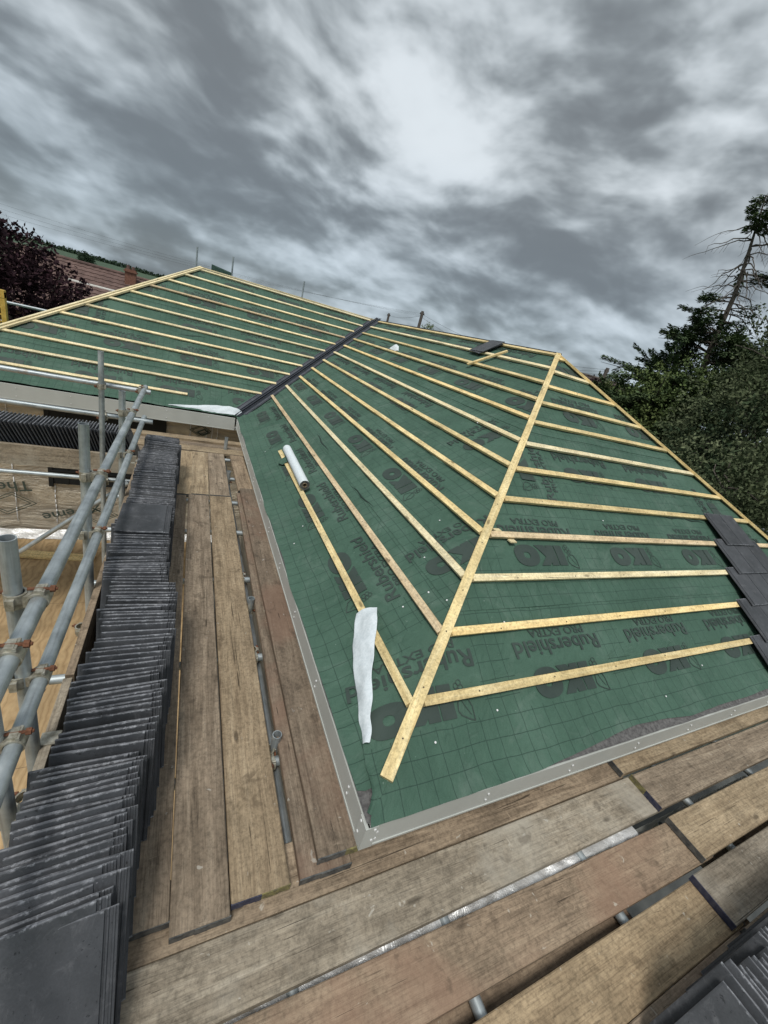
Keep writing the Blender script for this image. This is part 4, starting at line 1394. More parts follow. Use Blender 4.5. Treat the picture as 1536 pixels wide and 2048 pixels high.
def build_tiles():
    rng = random.Random(21)
    Tr, Ro = Matrix.Translation, Matrix.Rotation
    # --- row along the left toe board. y is where each tile's top edge ends up
    def wander(seed, amp, scale):
        return lambda t: amp * noise.noise(Vector((t * scale, seed * 3.7, 0.5)))
    wx, wl, wy = wander(1, .035, 5.0), wander(2, R(16), 3.1), wander(3, R(6), 4.3)

    def stand(i, x, ytop, lean, yaw=0.0, z=DECK + .001, label='dark grey tile on edge in the long row beside the left toe board', group='tiles standing in the long left row', roll=0.0, me=None):
        y = ytop - .42 * math.sin(lean)
        mw = Tr((x, y, z + .0035)) @ Ro(yaw, 4, 'Z') @ Ro(-lean, 4, 'X') @ Ro(roll, 4, 'Y')
        return put_tile(me or FLIPPED[i % 6], mw, label, group)
    y = 4.34; i = 0
    far = 'tiles in the last part of the left row'
    while y > 2.40:
        ln = R(24) + wl(y) + rng.uniform(-.02, .02)
        stand(rng.randrange(6), -1.010 + wx(y) * .7 + rng.uniform(-.012, .012), y, ln, wy(y) + rng.uniform(-.02, .02), roll=rng.uniform(-.012, .012),
              label='dark tile on edge in the left row beyond the one lying flat', group=far)
        y -= rng.choice((.019, .024, .028, .033, .040))
        i += 1
    mw = Matrix(((1, 0.02, 0), (0, 0, 1), (0, -1, 0))).to_4x4()
    mw.translation = Vector((-1.012, 2.035, .203))
    put_tile(FLIPPED[0], mw @ Ro(R(1.5), 4, 'X'), 'smooth tile lying flat on top, halfway along the left row', None)
    while y > 0.42:
        ln = R(23) + wl(y) + rng.uniform(-.025, .025)
        xs_ = ((-1, -1.0), (.3, -.99), (.7, -.962), (1.1, -.952), (1.6, -.998), (3, -1.005))
        xc = next(a[1] + (b[1] - a[1]) * (y - a[0]) / (b[0] - a[0]) for a, b in zip(xs_, xs_[1:]) if a[0] <= y < b[0])
        stand(rng.randrange(6), xc + wx(y) + rng.uniform(-.015, .015), y, ln, wy(y) + rng.uniform(-.025, .025), roll=rng.uniform(-.018, .018))
        y -= rng.choice((.019, .023, .027, .032, .042))
    n = 21
    for k in range(n):
        t_ = k / (n - 1)
        yy = 0.40 - t_ * .44
        stand(rng.randrange(6), -1.005 - .012 * k / n + rng.uniform(-.035, .018), yy, R(27 + 13 * t_) + rng.uniform(-.04, .04), R(1.5 + 3.5 * t_) + rng.uniform(-.04, .04), roll=rng.uniform(-.03, .03),
              label='scuffed dark tile leaning in the loose near end of the left row', group='leaning tiles at the near end of the left row')
    stand(2, -1.11, .10, R(40), R(5), label='tile set askew with one corner raised near the front of the left row', group=None, roll=R(-7))
    stand(4, -1.03, -.055, R(43), R(3), label='foremost tile of the left row, its broad smooth face towards the viewer', group=None)
    # --- row on the far wing's boards, faces across it
    x = -2.70; zb = DECK + .004
    while x < -1.20:
        ln = R(20 + 3 * math.sin(x * 5))
        mw = Tr((x, 4.36 + rng.uniform(-.006, .006), zb)) @ Ro(-math.pi / 2, 4, 'Z') @ Ro(ln, 4, 'X')
        put_tile(TILES[rng.randrange(6)], mw, 'dark tile on edge in the far row behind the cross toe board', 'tiles standing in the far cross row')
        x += rng.uniform(.027, .033)
    # flat pile at its left end
    for k in range(14):
        mw = Tr((-3.05 + rng.uniform(-.01, .01), 4.34, DECK + .008 + .0165 * k)) @ Ro(R(90) + rng.uniform(-.03, .03), 4, 'Z') @ Ro(-math.pi / 2, 4, 'X') @ Tr((0, 0, -.21))
        put_tile(TILES[k % 6], mw, 'dark tile lying flat in the pile at the left end of the far row', 'tiles in the flat pile by the far row')
    # --- stack on the near boards at the right
    x = 0.86; k = 0
    while x < 2.4:
        ln = R(27) + wl(x * 2) * .6
        ty = -1.005 + wx(x * 2) + rng.uniform(-.022, .016)
        mw = Tr((x, ty, DECKX + .0045 + (0.04 if x > 1.66 else 0))) @ Ro(-math.pi / 2 + rng.uniform(-.02, .03), 4, 'Z') @ Ro(-ln, 4, 'X')
        put_tile(FLIPPED[rng.randrange(6)], mw, 'dark tile leaning in the stack at the bottom right', 'tiles leaning on the near boards')
        x += rng.choice((.020, .026, .032, .040, .055)); k += 1
    mw = Tr((0.80, -1.03, DECKX + .004)) @ Ro(-math.pi / 2 + R(2), 4, 'Z') @ Ro(-R(31), 4, 'X')
    put_tile(FLIPPED[3], mw, 'first tile of the bottom right stack, its dark face open to the left', None)
    # --- courses laid up the right of the hip end
    F = FACES[0]
    heads = [(4.526, 1.80), (4.367, 1.462), (4.215, 1.125), (4.035, .79), (3.86, .447)]
    nm = ['top', 'second', 'third', 'fourth', 'lowest']
    for c, (u0, sh) in enumerate(heads):
        for q in range(2 if c == 0 else (3 if c < 3 else 4)):
            u = u0 + .045 + .166 + q * .300 - (.0 if q == 0 else 0)
            # tail rests on the tile below; plane tilts a little
            tail = P(0, u, sh - .42, 0.027 + .034) if c < 4 else P(0, u, sh - .42, .046)
            head = P(0, u, sh, 0.027 + .0085)
            zax = (head - tail).normalized()
            xax = Vector((1, 0, 0)); yax = zax.cross(xax).normalized()
            rot = Matrix((xax, yax, zax)).transposed().to_4x4()
            rot.translation = tail + (-yax) * 0.0 + F['n'] * .002
            left = 'left-hand' if q == 0 else ('second' if q == 1 else ('third' if q == 2 else 'fourth'))
            put_tile(TILES[(c * 2 + q) % 6], rot, '%s grey tile of the %s course laid at the right of the hip end' % (left, nm[c]), 'tiles laid on the hip end battens')
    # --- two loose tiles on the long slope by the ridge
    F = FACES[1]
    for k, (u, s, a) in enumerate(((4.86, 3.74, R(-4)), (4.82, 3.765, R(3)))):
        zax = (F['S'] * math.cos(a) + F['U'] * math.sin(a)).normalized()
        yax = -F['n']; xax = yax.cross(zax).normalized()
        rot = Matrix((xax, yax, zax)).transposed().to_4x4()
        rot.translation = P(1, u, s, .027 + .019 + .0145 * k)
        put_tile(TILES[k], rot, ('lower' if k == 0 else 'upper') + ' of the two flat tiles left on the long slope by the ridge', None)


build_tiles()


# ------------------------------------------------------------------ scaffold
SCAF = empty('scaffold', (-1.25, 2.0, PLY), 'galvanised tube scaffold with guard rails and couplers round the eaves', 'scaffold')


def coupler_mesh():
    """right-angle coupler: collar round local X, collar round local Z offset in +Y, two bolts"""
    mb = MB()
    def collar(ax, c, ln=.026, n=18, a0=0):
        for (r0, r1) in ((.0245, .0315),):
            vs = []
            for e in (-1, 1):
                for rr in (r0, r1):
                    for i in range(n):
                        t = 2 * math.pi * i / n
                        p = Vector((e * ln, rr * math.cos(t), rr * math.sin(t)))
                        if ax == 'Z': p = Vector((p.y, p.z, p.x))
                        vs.append(p + Vector(c))
            fs = []
            for i in range(n):
                j = (i + 1) % n
                fs += [(n + i, n + j, 3 * n + j, 3 * n + i), (i, n + i, n + j, j), (2 * n + j, 3 * n + j, 3 * n + i, 2 * n + i)]
            mb.add(vs, fs)
    collar('X', (0, 0, 0)); collar('Z', (0, .062, 0))
    mb.box((-.022, .022, -.022), (.022, .040, .022))
    # hinge and flap lugs
    mb.box((-.020, -.012, .029), (.020, .010, .041)); mb.box((-.020, -.014, -.043), (.020, .008, -.030))
    mb.box((.029, .056, -.020), (.041, .078, .020)); mb.box((-.043, .056, -.020), (-.030, .078, .020))
    mb.tube((-.024, -.014, .034), (.024, -.014, .034), .006, 8)
    me = mb.mesh('coupler', 'coupler_steel')
    smooth_by_angle(me, 35)
    b = MB()
    for (A, B_) in (((0, -.05, .036), (0, .03, .036)), ((.036, .03, 0), (.036, .115, 0))):
        b.tube(A, B_, .0055, 8)
        d = (Vector(B_) - Vector(A)).normalized()
        e = Vector(A) if B_[1] < .05 else Vector(B_) - d * .03
        b.tube(e + d * .006, e + d * .020, .0115, 6)
    bm_ = b.mesh('bolt', 'rusty_bolt')
    return me, bm_


CPL, BOLT = coupler_mesh()


def coupler(loc, rz=0.0, rx=0.0, ry=0.0, flip=False):
    mx = Matrix.Translation(loc) @ Matrix.Rotation(rz, 4, 'Z') @ Matrix.Rotation(ry, 4, 'Y') @ Matrix.Rotation(rx, 4, 'X')
    o = link('coupler', CPL, SCAF, mx)
    b = bpy.data.objects.new('bolt', BOLT); COL.objects.link(b); b.parent = o
    return o


def build_scaffold():
    rng = random.Random(3)
    XS = -1.262
    q = math.pi / 2
    # uprights outside the left run
    stds = [(-1.256, .605, .985), (-1.256, .345, 0.94), (-1.256, 1.67, 1.045), (-1.256, 3.03, .93), (-1.525, 3.86, 1.07), (-1.26, -1.5, 1.2), (-2.95, 4.0, 1.1)]
    for x, y, zt in stds:
        o = tube_obj('standard', (x, y, PLY), (x + .004, y, zt), SCAF)
    # hand rails along the left run
    r1a, r1b = (-1.186, -1.0, .755), (-1.180, 4.12, .755)
    r2a, r2b = (-1.206, -1.0, .395), (-1.196, 4.26, .395)
    tube_obj('guardrail', r1a, r1b, SCAF)
    tube_obj('guardrail', r2a, r2b, SCAF)
    # hand rails of the far wing run
    tube_obj('guardrail', (-5.5, 3.93, .752), (-1.12, 3.955, .745), SCAF)
    tube_obj('guardrail', (-5.5, 4.02, .45), (-1.10, 4.04, .415), SCAF)
    tube_obj('ledger', (-5.5, 4.03, -.255), (-1.15, 4.05, -.30), SCAF)
    # ledgers below the boards
    for x in (XS + .05, -.262):
        tube_obj('ledger', (x, -1.3, -.345), (x, 6.0, -.345), SCAF)
    for y in (-.03, -.96):
        tube_obj('ledger', (-1.4, y, -.362), (4.4, y, -.362), SCAF)
    # transoms under the lengthwise boards
    for y in (.507, 1.231, 2.106, 2.9, 3.588, 4.3, 5.0):
        tube_obj('transom', (-1.36, y, -.2735), (-.05, y + .01, -.2735), SCAF)
    # transoms under the cross boards
    for x in (-.335, .312, 1.165, 2.19, 3.0):
        tube_obj('transom', (x, -1.35, -.3135), (x, .22, -.3135), SCAF)
    # inner uprights showing in the gap
    for y, zt in ((.59, -.17), (1.76, -.19), (4.30, -.16)):
        tube_obj('standard', (-.262, y, PLY), (-.262, y, zt), SCAF)
    for x in (.35, 1.9):
        tube_obj('standard', (x, -.34, PLY), (x, -.34, -.36), SCAF)
    # short stub rising beyond the far end of the boards
    tube_obj('standard', (-.245, 5.28, -.9), (-.245, 5.28, -.02), SCAF)
    # braces
    tube_obj('brace', (-3.1, 4.05, -1.95), (-1.30, 3.93, -.26), SCAF)
    tube_obj('brace', (-1.42, 4.1, PLY), (-1.30, 4.3, -.35), SCAF)
    # standards behind the roof
    for (x, zt) in ((-.778, 2.86), (.194, 2.90), (2.361, 2.86)):
        tube_obj('standard', (x, 14.0, -3), (x, 14.0, zt), SCAF)
    # hand rails beyond the left hip
    tube_obj('guardrail', (-8.0, 9.2, .72), (-1.9, 9.6, .70), SCAF)
    tube_obj('guardrail', (-8.0, 9.2, .38), (-1.9, 9.6, .35), SCAF)
    # rail past the right hip
    tube_obj('guardrail', (8.1, -2.0, .55), (8.1, 9.0, .55), SCAF)
    # couplers where rails meet uprights
    for (y, z) in ((.605, .755), (.345, .755), (1.67, .755), (3.03, .755), (.605, .395), (.345, .395), (1.67, .395), (3.03, .395)):
        coupler((-1.186 if z > .5 else -1.206, y, z), q)
    for (x, y, z) in ((-1.525, 3.914, .75), (-1.525, 3.98, .43), (-1.525, 3.99, -.28), (-2.95, 4.05, -.27), (-1.20, 3.97, .75)):
        coupler((x, y, z), math.pi)
    for y in (.59, 1.76, 4.30):
        coupler((-.262, y, -.345), q)
    for x in (.312, 1.165, 2.19):
        coupler((x, -.66, -.3135), q, rx=0)
    for (y) in (1.231, .507, 2.106):
        coupler((-.30, y, -.2735), 0)
    for (x, y) in ((-1.27, .60), (-1.27, 1.655)):
        coupler((x + .03, y, -.30), q)
    # toe-board clips
    for y in (.36, .64, 3.9):
        mb = MB()
        mb.box((-.035, -.03, -.10), (-.029, .03, .012)); mb.box((-.035, -.03, .008), (.030, .03, .014)); mb.box((.026, -.03, -.06), (.032, .03, .012))
        mb.box((-.075, -.016, -.03), (-.030, .016, -.012))
        mb.tube((-.06, -.03, -.02), (-.06, .03, -.02), .006, 8)
        link('board_clip', mb.mesh('board_clip', 'coupler_steel'), SCAF, Matrix.Translation((-1.204, y, .0)))
    # toe boards
    def toe(A, B_, up, matn):
        o = bar('toe_board', A, B_, up, .215, .036, matn, SCAF, rng, .0012, 12)
        return o
    toe((-1.195, .98, -.10), (-1.195, 4.04, -.10), (1, 0, 0), 'board_brown')['label'] = 'brown toe board beside the left tile row'
    toe((-1.195, -1.2, -.10), (-1.195, .96, -.10), (1, 0, 0), 'board_grey')['label'] = 'near toe board beside the left tile row'
    toe((-5.5, 4.115, -.115), (-1.25, 4.115, -.13), (0, -1, 0), 'board_grey')['label'] = 'grey toe board in front of the far cross row'


build_scaffold()


# ------------------------------------------------------------------ scaffold boards
def board(x0, y0, x1, y1, top, matn, label, w=.222, band=None, ends=(1, 1), z1=None, rag=.0, group=None):
    rng = random.Random(hash((round(x0, 3), round(y0, 3), round(top, 3))) & 0xffff)
    A, B_ = Vector((x0, y0, top)), Vector((x1, y1, top if z1 is None else z1))
    L = (B_ - A).length
    t = .037
    me = plank_mesh(L, w, t, rng, ch=.004, n=18, bow=.0025, rag=rag, mats=matn)
    root = empty('scaffold_board', (A + B_) / 2, label, 'scaffold board', group)
    mx = basis(A, B_, (0, 0, 1))
    link('plank', me, root, mx)
    bands = band or ('dull_band', 'dull_band')
    for e, on in ((-1, ends[0]), (1, ends[1])):
        if not on: continue
        nm = bands[0 if e < 0 else 1]
        mats = nm if isinstance(nm, tuple) else (nm,)
        mb = MB()
        n = len(mats)
        X = e * L / 2
        xa, xb = (X - .0025, X + .0016) if e > 0 else (X - .0016, X + .0025)
        for k in range(n):
            ya = -w / 2 - .001 + (w + .002) * k / n; yb = -w / 2 - .001 + (w + .002) * (k + 1) / n
            for i in range(5):
                yy0 = ya + (yb - ya) * i / 5; yy1 = ya + (yb - ya) * (i + 1) / 5
                j = rng.uniform(0, .0025)
                mb.box((xa - (j if e < 0 else 0), yy0, -t + .0005), (xb + (j if e > 0 else 0), yy1, .0006 - j * .3), k)
        # nailed strap returning on to the top face
        link('end_band', mb.mesh('end_band', list(mats)), root, mx)
    return root


def build_boards():
    # cross boards along the near eave
    board(-1.32, .019, 1.79, .019, DECKX, 'board_brown', 'brown board directly under the near fascia, running from the corner', w=.218)
    board(-1.30, -.196, 1.905, -.198, DECKX, 'board_grey', 'long pale grey board, second from the near fascia, with cement stains', w=.206)
    board(-1.28, -.406, 1.93, -.460, DECKX, 'board_red', 'reddish brown board with a long crack, below the foil gap', w=.206)
    board(-1.25, -.697, 1.745, -.694, DECKX, 'board_tan', 'wide tan board just above the bottom right tile stack', w=.2085)
    board(-1.25, -.9065, 1.72, -.9065, DECKX, 'board_red', 'red stained board carrying the bottom right tile stack', w=.211)
    board(-1.25, -1.125, 2.4, -1.125, DECKX, 'board_brown', 'board under the outer side of the bottom right tile stack', w=.206)
    # overlapping boards to the right, one thickness higher
    board(1.760, .022, 5.3, .022, DECK, 'board_tan', 'board nearest the fascia at the right, lapped over the corner board', band=(('dull_band',), 'dull_band'), w=.216)
    board(1.820, -.206, 5.3, -.206, DECK, 'board_brown', 'dark grained board at the right with a yellow and blue end', band=(('blue_paint', 'yellow_paint'), 'dull_band'), w=.20)
    board(1.806, -.458, 5.3, -.452, DECK, 'board_tan', 'pale board with a crumbling grey end, middle one of the lapped boards', w=.21)
    board(1.640, -.685, 5.2, -.685, DECK, 'board_grey', 'rough grey board at the right with a dark blue end', band=(('blue_paint',), 'dull_band'), w=.204)
    board(1.680, -.905, 5.2, -.905, DECK, 'board_brown', 'short showing board end between the blue end and the tile stack', w=.20)
    # lengthwise boards of the left run
    board(-.847, 3.60, -.843, -.015, DECK, 'board_brown', 'narrow showing board half hidden by the left tile row', w=.218)
    board(-1.09, 3.60, -1.09, -.35, DECK, 'board_dark', 'board wholly under the left tile row', w=.22)
    board(-.617, 3.63, -.632, -.062, DECK, 'board_brown', 'brown board beside the left tile row with a frayed near end', w=.200)
    board(-.392, 3.63, -.417, -.032, DECK, 'board_tan', 'tan board with blue and yellow end, left of the open gap', w=.222, band=('dull_band', ('blue_paint', 'yellow_paint')))
    board(-.095, 3.75, -.155, -.035, DECK, 'board_dark', 'lower dark board of the pair beside the long fascia', w=.222)
    board(-.080, 3.80, -.098, -.002, DECK + .040, 'board_dark', 'upper reddish board of the pair pushed up to the long fascia', w=.184, band=('dull_band', ('dull_band', 'dull_band', 'yellow_paint')))
    # the same run beyond the joint
    board(-.775, 5.07, -.785, 3.64, DECK - .005, 'board_tan', 'pale board end beyond the joint, beside the far tiles', w=.20)
    board(-.586, 5.07, -.610, 3.655, DECK - .002, 'board_tan', 'light yellowish board beyond the joint in the left run', w=.196)
    board(-.380, 5.07, -.392, 3.655, DECK - .002, 'board_brown', 'grey brown board beyond the joint in the left run', w=.212)
    board(-.105, 5.07, -.095, 3.82, DECK + .002, 'board_brown', 'board beyond the joint next to the long fascia', w=.18)
    board(-1.01, 5.07, -1.02, 3.62, DECK - .003, 'board_brown', 'board under the far tiles of the left row', w=.21)
    # cross run in front of the far wing
    for k, (y, z, m_, lb) in enumerate(((4.26, -.0, 'board_grey', 'board under the far cross row of tiles'), (4.49, 0, 'board_brown', 'second board of the far run, behind the tiles'), (4.72, 0, 'board_tan', 'third board of the far run, behind the tiles'), (4.95, 0, 'board_brown', 'fourth board of the far run, behind the tiles'))):
        board(-5.2, y, -1.16, y, DECK + z - .004, m_, lb)
    board(-5.2, 5.19, .20, 5.19, DECK + .006, 'board_tan', 'first board crossing the end of the left run', w=.21)
    board(-5.2, 5.415, .20, 5.415, DECK + .006, 'board_brown', 'second board crossing the end of the left run', w=.21)
    board(-5.2, 5.52, .22, 5.52, DECK + .045, 'board_tan', 'raised narrow board at the far edge of the cross run', w=.15)
    # boards of the lift below, seen through the gaps
    board(-.4, -.47, 1.25, -.47, -.343, 'board_dark', 'dark board of the lower lift seen through the near gap', w=.225)
    board(-.4, -.70, 1.9, -.70, -.343, 'board_brown', 'second lower lift board seen through the near gap', w=.225)
    board(1.95, -.46, 4.6, -.46, -.343, 'board_brown', 'lower lift board under the near fascia', w=.225)
    # crumpled foil faced insulation edge below the gap
    mb = MB()
    n = 240; vs = []
    for i in range(n + 1):
        x = -1.0 + 2.62 * i / n
        if any(abs(x - tx) < .045 for tx in (-.335, .312, 1.165)): x = x
        for k, (y, z) in enumerate(((-.362, -.36), (-.355, -.315), (-.33, -.300), (-.29, -.305), (-.24, -.36))):
            vs.append((x, y + .008 * noise.noise(Vector((x * 9, k, 0))), z + .020 * noise.noise(Vector((x * 14, k * 2.3, 1)))))
    mb.add(vs, [(i * 5 + j, (i + 1) * 5 + j, (i + 1) * 5 + j + 1, i * 5 + j + 1) for i in range(n) for j in range(4)])
    tag(link('foil_insulation', mb.mesh('foil_insulation', 'silver_foil')), 'crumpled silver foil insulation under the gap between near boards', 'insulation')
    # grey sheet seen under the right gap
    mb = MB(); mb.box((1.65, -.42, -.50), (3.2, -.28, -.47))
    tag(link('grey_panel', mb.mesh('grey_panel', 'fascia_grey')), 'plain grey panel seen through the gap right of the foil', 'panel')
    mb = MB(); mb.box((.72, -.63, -.445), (1.06, -.53, -.435))
    tag(link('grey_panel', mb.mesh('grey_panel', 'fascia_grey')), 'small grey offcut below the gap above the tan board', 'panel')
    # silver strip and loose plank at the foot of the foil wall
    mb = MB(); n = 50; vs = []
    for i in range(n + 1):
        x = -4.0 + 3.9 * i / n
        for k, (y, z) in enumerate(((6.62, .004), (6.68, .03), (6.74, .06), (6.80, .09))):
            vs.append((x, y, PLY + z + .03 * noise.noise(Vector((x * 5, k * 1.7, 1)))))
    mb.add(vs, [(i * 4 + j, (i + 1) * 4 + j, (i + 1) * 4 + j + 1, i * 4 + j + 1) for i in range(n) for j in range(3)])
    tag(link('foil_upstand', mb.mesh('foil_upstand', 'silver_foil')), 'shiny silver strip along the foot of the foil wall', 'flashing')
    rng = random.Random(9)
    o = bar('timber_plank', (-3.9, 6.15, PLY + .12), (-2.0, 6.0, PLY + .03), (0, -.2, 1), .14, .045, 'batten_wood', None, rng)
    tag(o, 'loose yellow plank on the plywood near the foil wall', 'plank')
    for i, (x, y) in enumerate(((-2.55, 5.2), (-2.05, 3.3))):
        mb = MB(); mb.box((-.05, -.012, 0), (.05, .012, .01)); mb.box((.02, -.03, .002), (.06, .0, .012))
        tag(link('offcut', mb.mesh('offcut', 'white_plastic'), None, Matrix.Translation((x, y, PLY + .002)) @ Matrix.Rotation(.4 + i, 4, 'Z')),
            ('farther' if i == 0 else 'nearer') + ' of two small white scraps on the plywood deck', 'scrap')


build_boards()


# yellow plastic barrier by the far left scaffold
def build_barrier():
    root = empty('safety_gate', (-3.70, 8.0, .2), 'yellow plastic lattice gate standing at the far left edge', 'gate')
    def W(mb, nm): 
        link(nm, mb.mesh(nm, 'yellow_plastic'), root, Matrix.Translation((-3.70, 8.0, .2)))
    mb = MB()
    mb.box((-.30, -.03, 0), (-.26, .03, .80)); mb.box((.24, -.04, 0), (.30, .04, .80)); mb.box((-.30, -.045, .72), (.30, .045, .83)); mb.box((-.26, -.03, -.06), (.24, .03, .0))
    W(mb, 'frame')
    mb = MB()
    for i in range(6):
        x = -.26 + .083 * (i + .5)
        mb.box((x - .012, -.016, .0), (x + .012, .016, .72))
    for i in range(7):
        z = .04 + .105 * i
        mb.box((-.26, -.013, z), (.24, .013, z + .022))
    W(mb, 'lattice')


build_barrier()


# ------------------------------------------------------------------ vegetation
def polar(az, d, z):
    return Vector((CAM.x + d * math.sin(R(az)), CAM.y + d * math.cos(R(az)), z))


def limb(mb, A, B_, r0, r1, sag=0.0, n=6, seg=6, rng=None, wob=0.0):
    A, B_ = Vector(A), Vector(B_)
    pts = []
    for i in range(seg + 1):
        t = i / seg
        p = A.lerp(B_, t); p.z -= sag * math.sin(math.pi * t * .5) * t
        if rng and 0 < i < seg: p += Vector((rng.uniform(-wob, wob), rng.uniform(-wob, wob), rng.uniform(-wob, wob)))
        pts.append(p)
    for i in range(seg):
        mb.tube(pts[i], pts[i + 1], r0 + (r1 - r0) * i / seg, n, cap=False, r2=r0 + (r1 - r0) * (i + 1) / seg)
    return pts


def leaf(mb, c, d, up, ln, wd):
    side = d.cross(up)
    if side.length < 1e-4: side = Vector((1, 0, 0))
    side.normalize()
    mb.add([c, c + d * ln * .5 + side * wd, c + d * ln, c + d * ln * .5 - side * wd], [(0, 1, 2, 3)])


def rnd_dir(rng):
    z = rng.uniform(-1, 1); a = rng.uniform(0, 2 * math.pi); r = math.sqrt(1 - z * z)
    return Vector((r * math.cos(a), r * math.sin(a), z))


def broadleaf(name, base, blobs, nleaf, size, matn, label, cat, trunk_r, seed, group=None, loose=.18):
    """blobs: (centre, radii); leaves in clumps through the volume and its ragged skin, limbs to each blob"""
    rng = random.Random(seed)
    root = empty(name, base, label, cat, group)
    mb = MB()
    base = Vector(base)
    cz = sum((Vector(b[0]) for b in blobs), Vector((0, 0, 0))) / len(blobs)
    top = Vector((base.x * .6 + cz.x * .4, base.y * .6 + cz.y * .4, base.z + (cz.z - base.z) * .7))
    limb(mb, base, top, trunk_r, trunk_r * .6, 0, 10, 6, rng, trunk_r * .3)
    for b in blobs:
        e = Vector(b[0])
        limb(mb, top if rng.random() < .6 else base.lerp(top, .7), e, trunk_r * .45, trunk_r * .1, 0, 6, 5, rng, .12)
        for _ in range(5):
            t = e + Vector([rnd_dir(rng)[i] * b[1][i] * .9 for i in range(3)])
            limb(mb, e, t, trunk_r * .12, .008, 0, 4, 4, rng, .08)
    link('trunk', mb.mesh('trunk', 'bark', True), root)
    mb = MB()
    tot = sum(b[1][0] * b[1][1] * b[1][2] for b in blobs)
    for b in blobs:
        c0 = Vector(b[0]); rad = b[1]
        ncl = max(8, int(nleaf / 26 * (rad[0] * rad[1] * rad[2]) / tot))
        for _ in range(ncl):
            d = rnd_dir(rng)
            rr = rng.uniform(.35, 1.0) ** .6 + max(0, rng.gauss(0, loose * .5))
            rr *= 1 + .35 * noise.noise(d * 2.3 + c0 * .7)
            cc = c0 + Vector((d.x * rad[0], d.y * rad[1], d.z * rad[2])) * rr
            cr = size * rng.uniform(2.2, 4.2)
            out = (d + Vector((0, 0, .35))).normalized()
            for _ in range(26):
                p = cc + rnd_dir(rng) * cr * rng.random() ** .5
                dd = (out * .6 + rnd_dir(rng)).normalized()
                s = size * rng.uniform(.6, 1.3)
                leaf(mb, p, dd, rnd_dir(rng), s * 1.5, s * .42)
    link('crown', mb.mesh('crown', matn), root)
    return root


def spray(mb, A, B_, rng, w, dens, size):
    """conifer branch foliage: flat drooping sprays of needles along A-B"""
    A, B_ = Vector(A), Vector(B_)
    d = (B_ - A); L = d.length; d.normalize()
    side = d.cross(Vector((0, 0, 1))).normalized()
    n = int(dens * L)
    for i in range(n):
        t = rng.random() ** .8
        p = A + d * L * t
        k = (1 - t) * .75 + .25
        sgn = rng.choice((-1, 1))
        q = p + side * sgn * rng.random() * w * k + Vector((0, 0, rng.uniform(-.08, .05) - .10 * t * L * .3))
        dd = (d * .8 + side * sgn * .7 + Vector((0, 0, rng.uniform(-.5, .25)))).normalized()
        leaf(mb, q, dd, (Vector((0, 0, 1)) + rnd_dir(rng) * .7).normalized(), size * rng.uniform(.8, 1.6), size * .22)


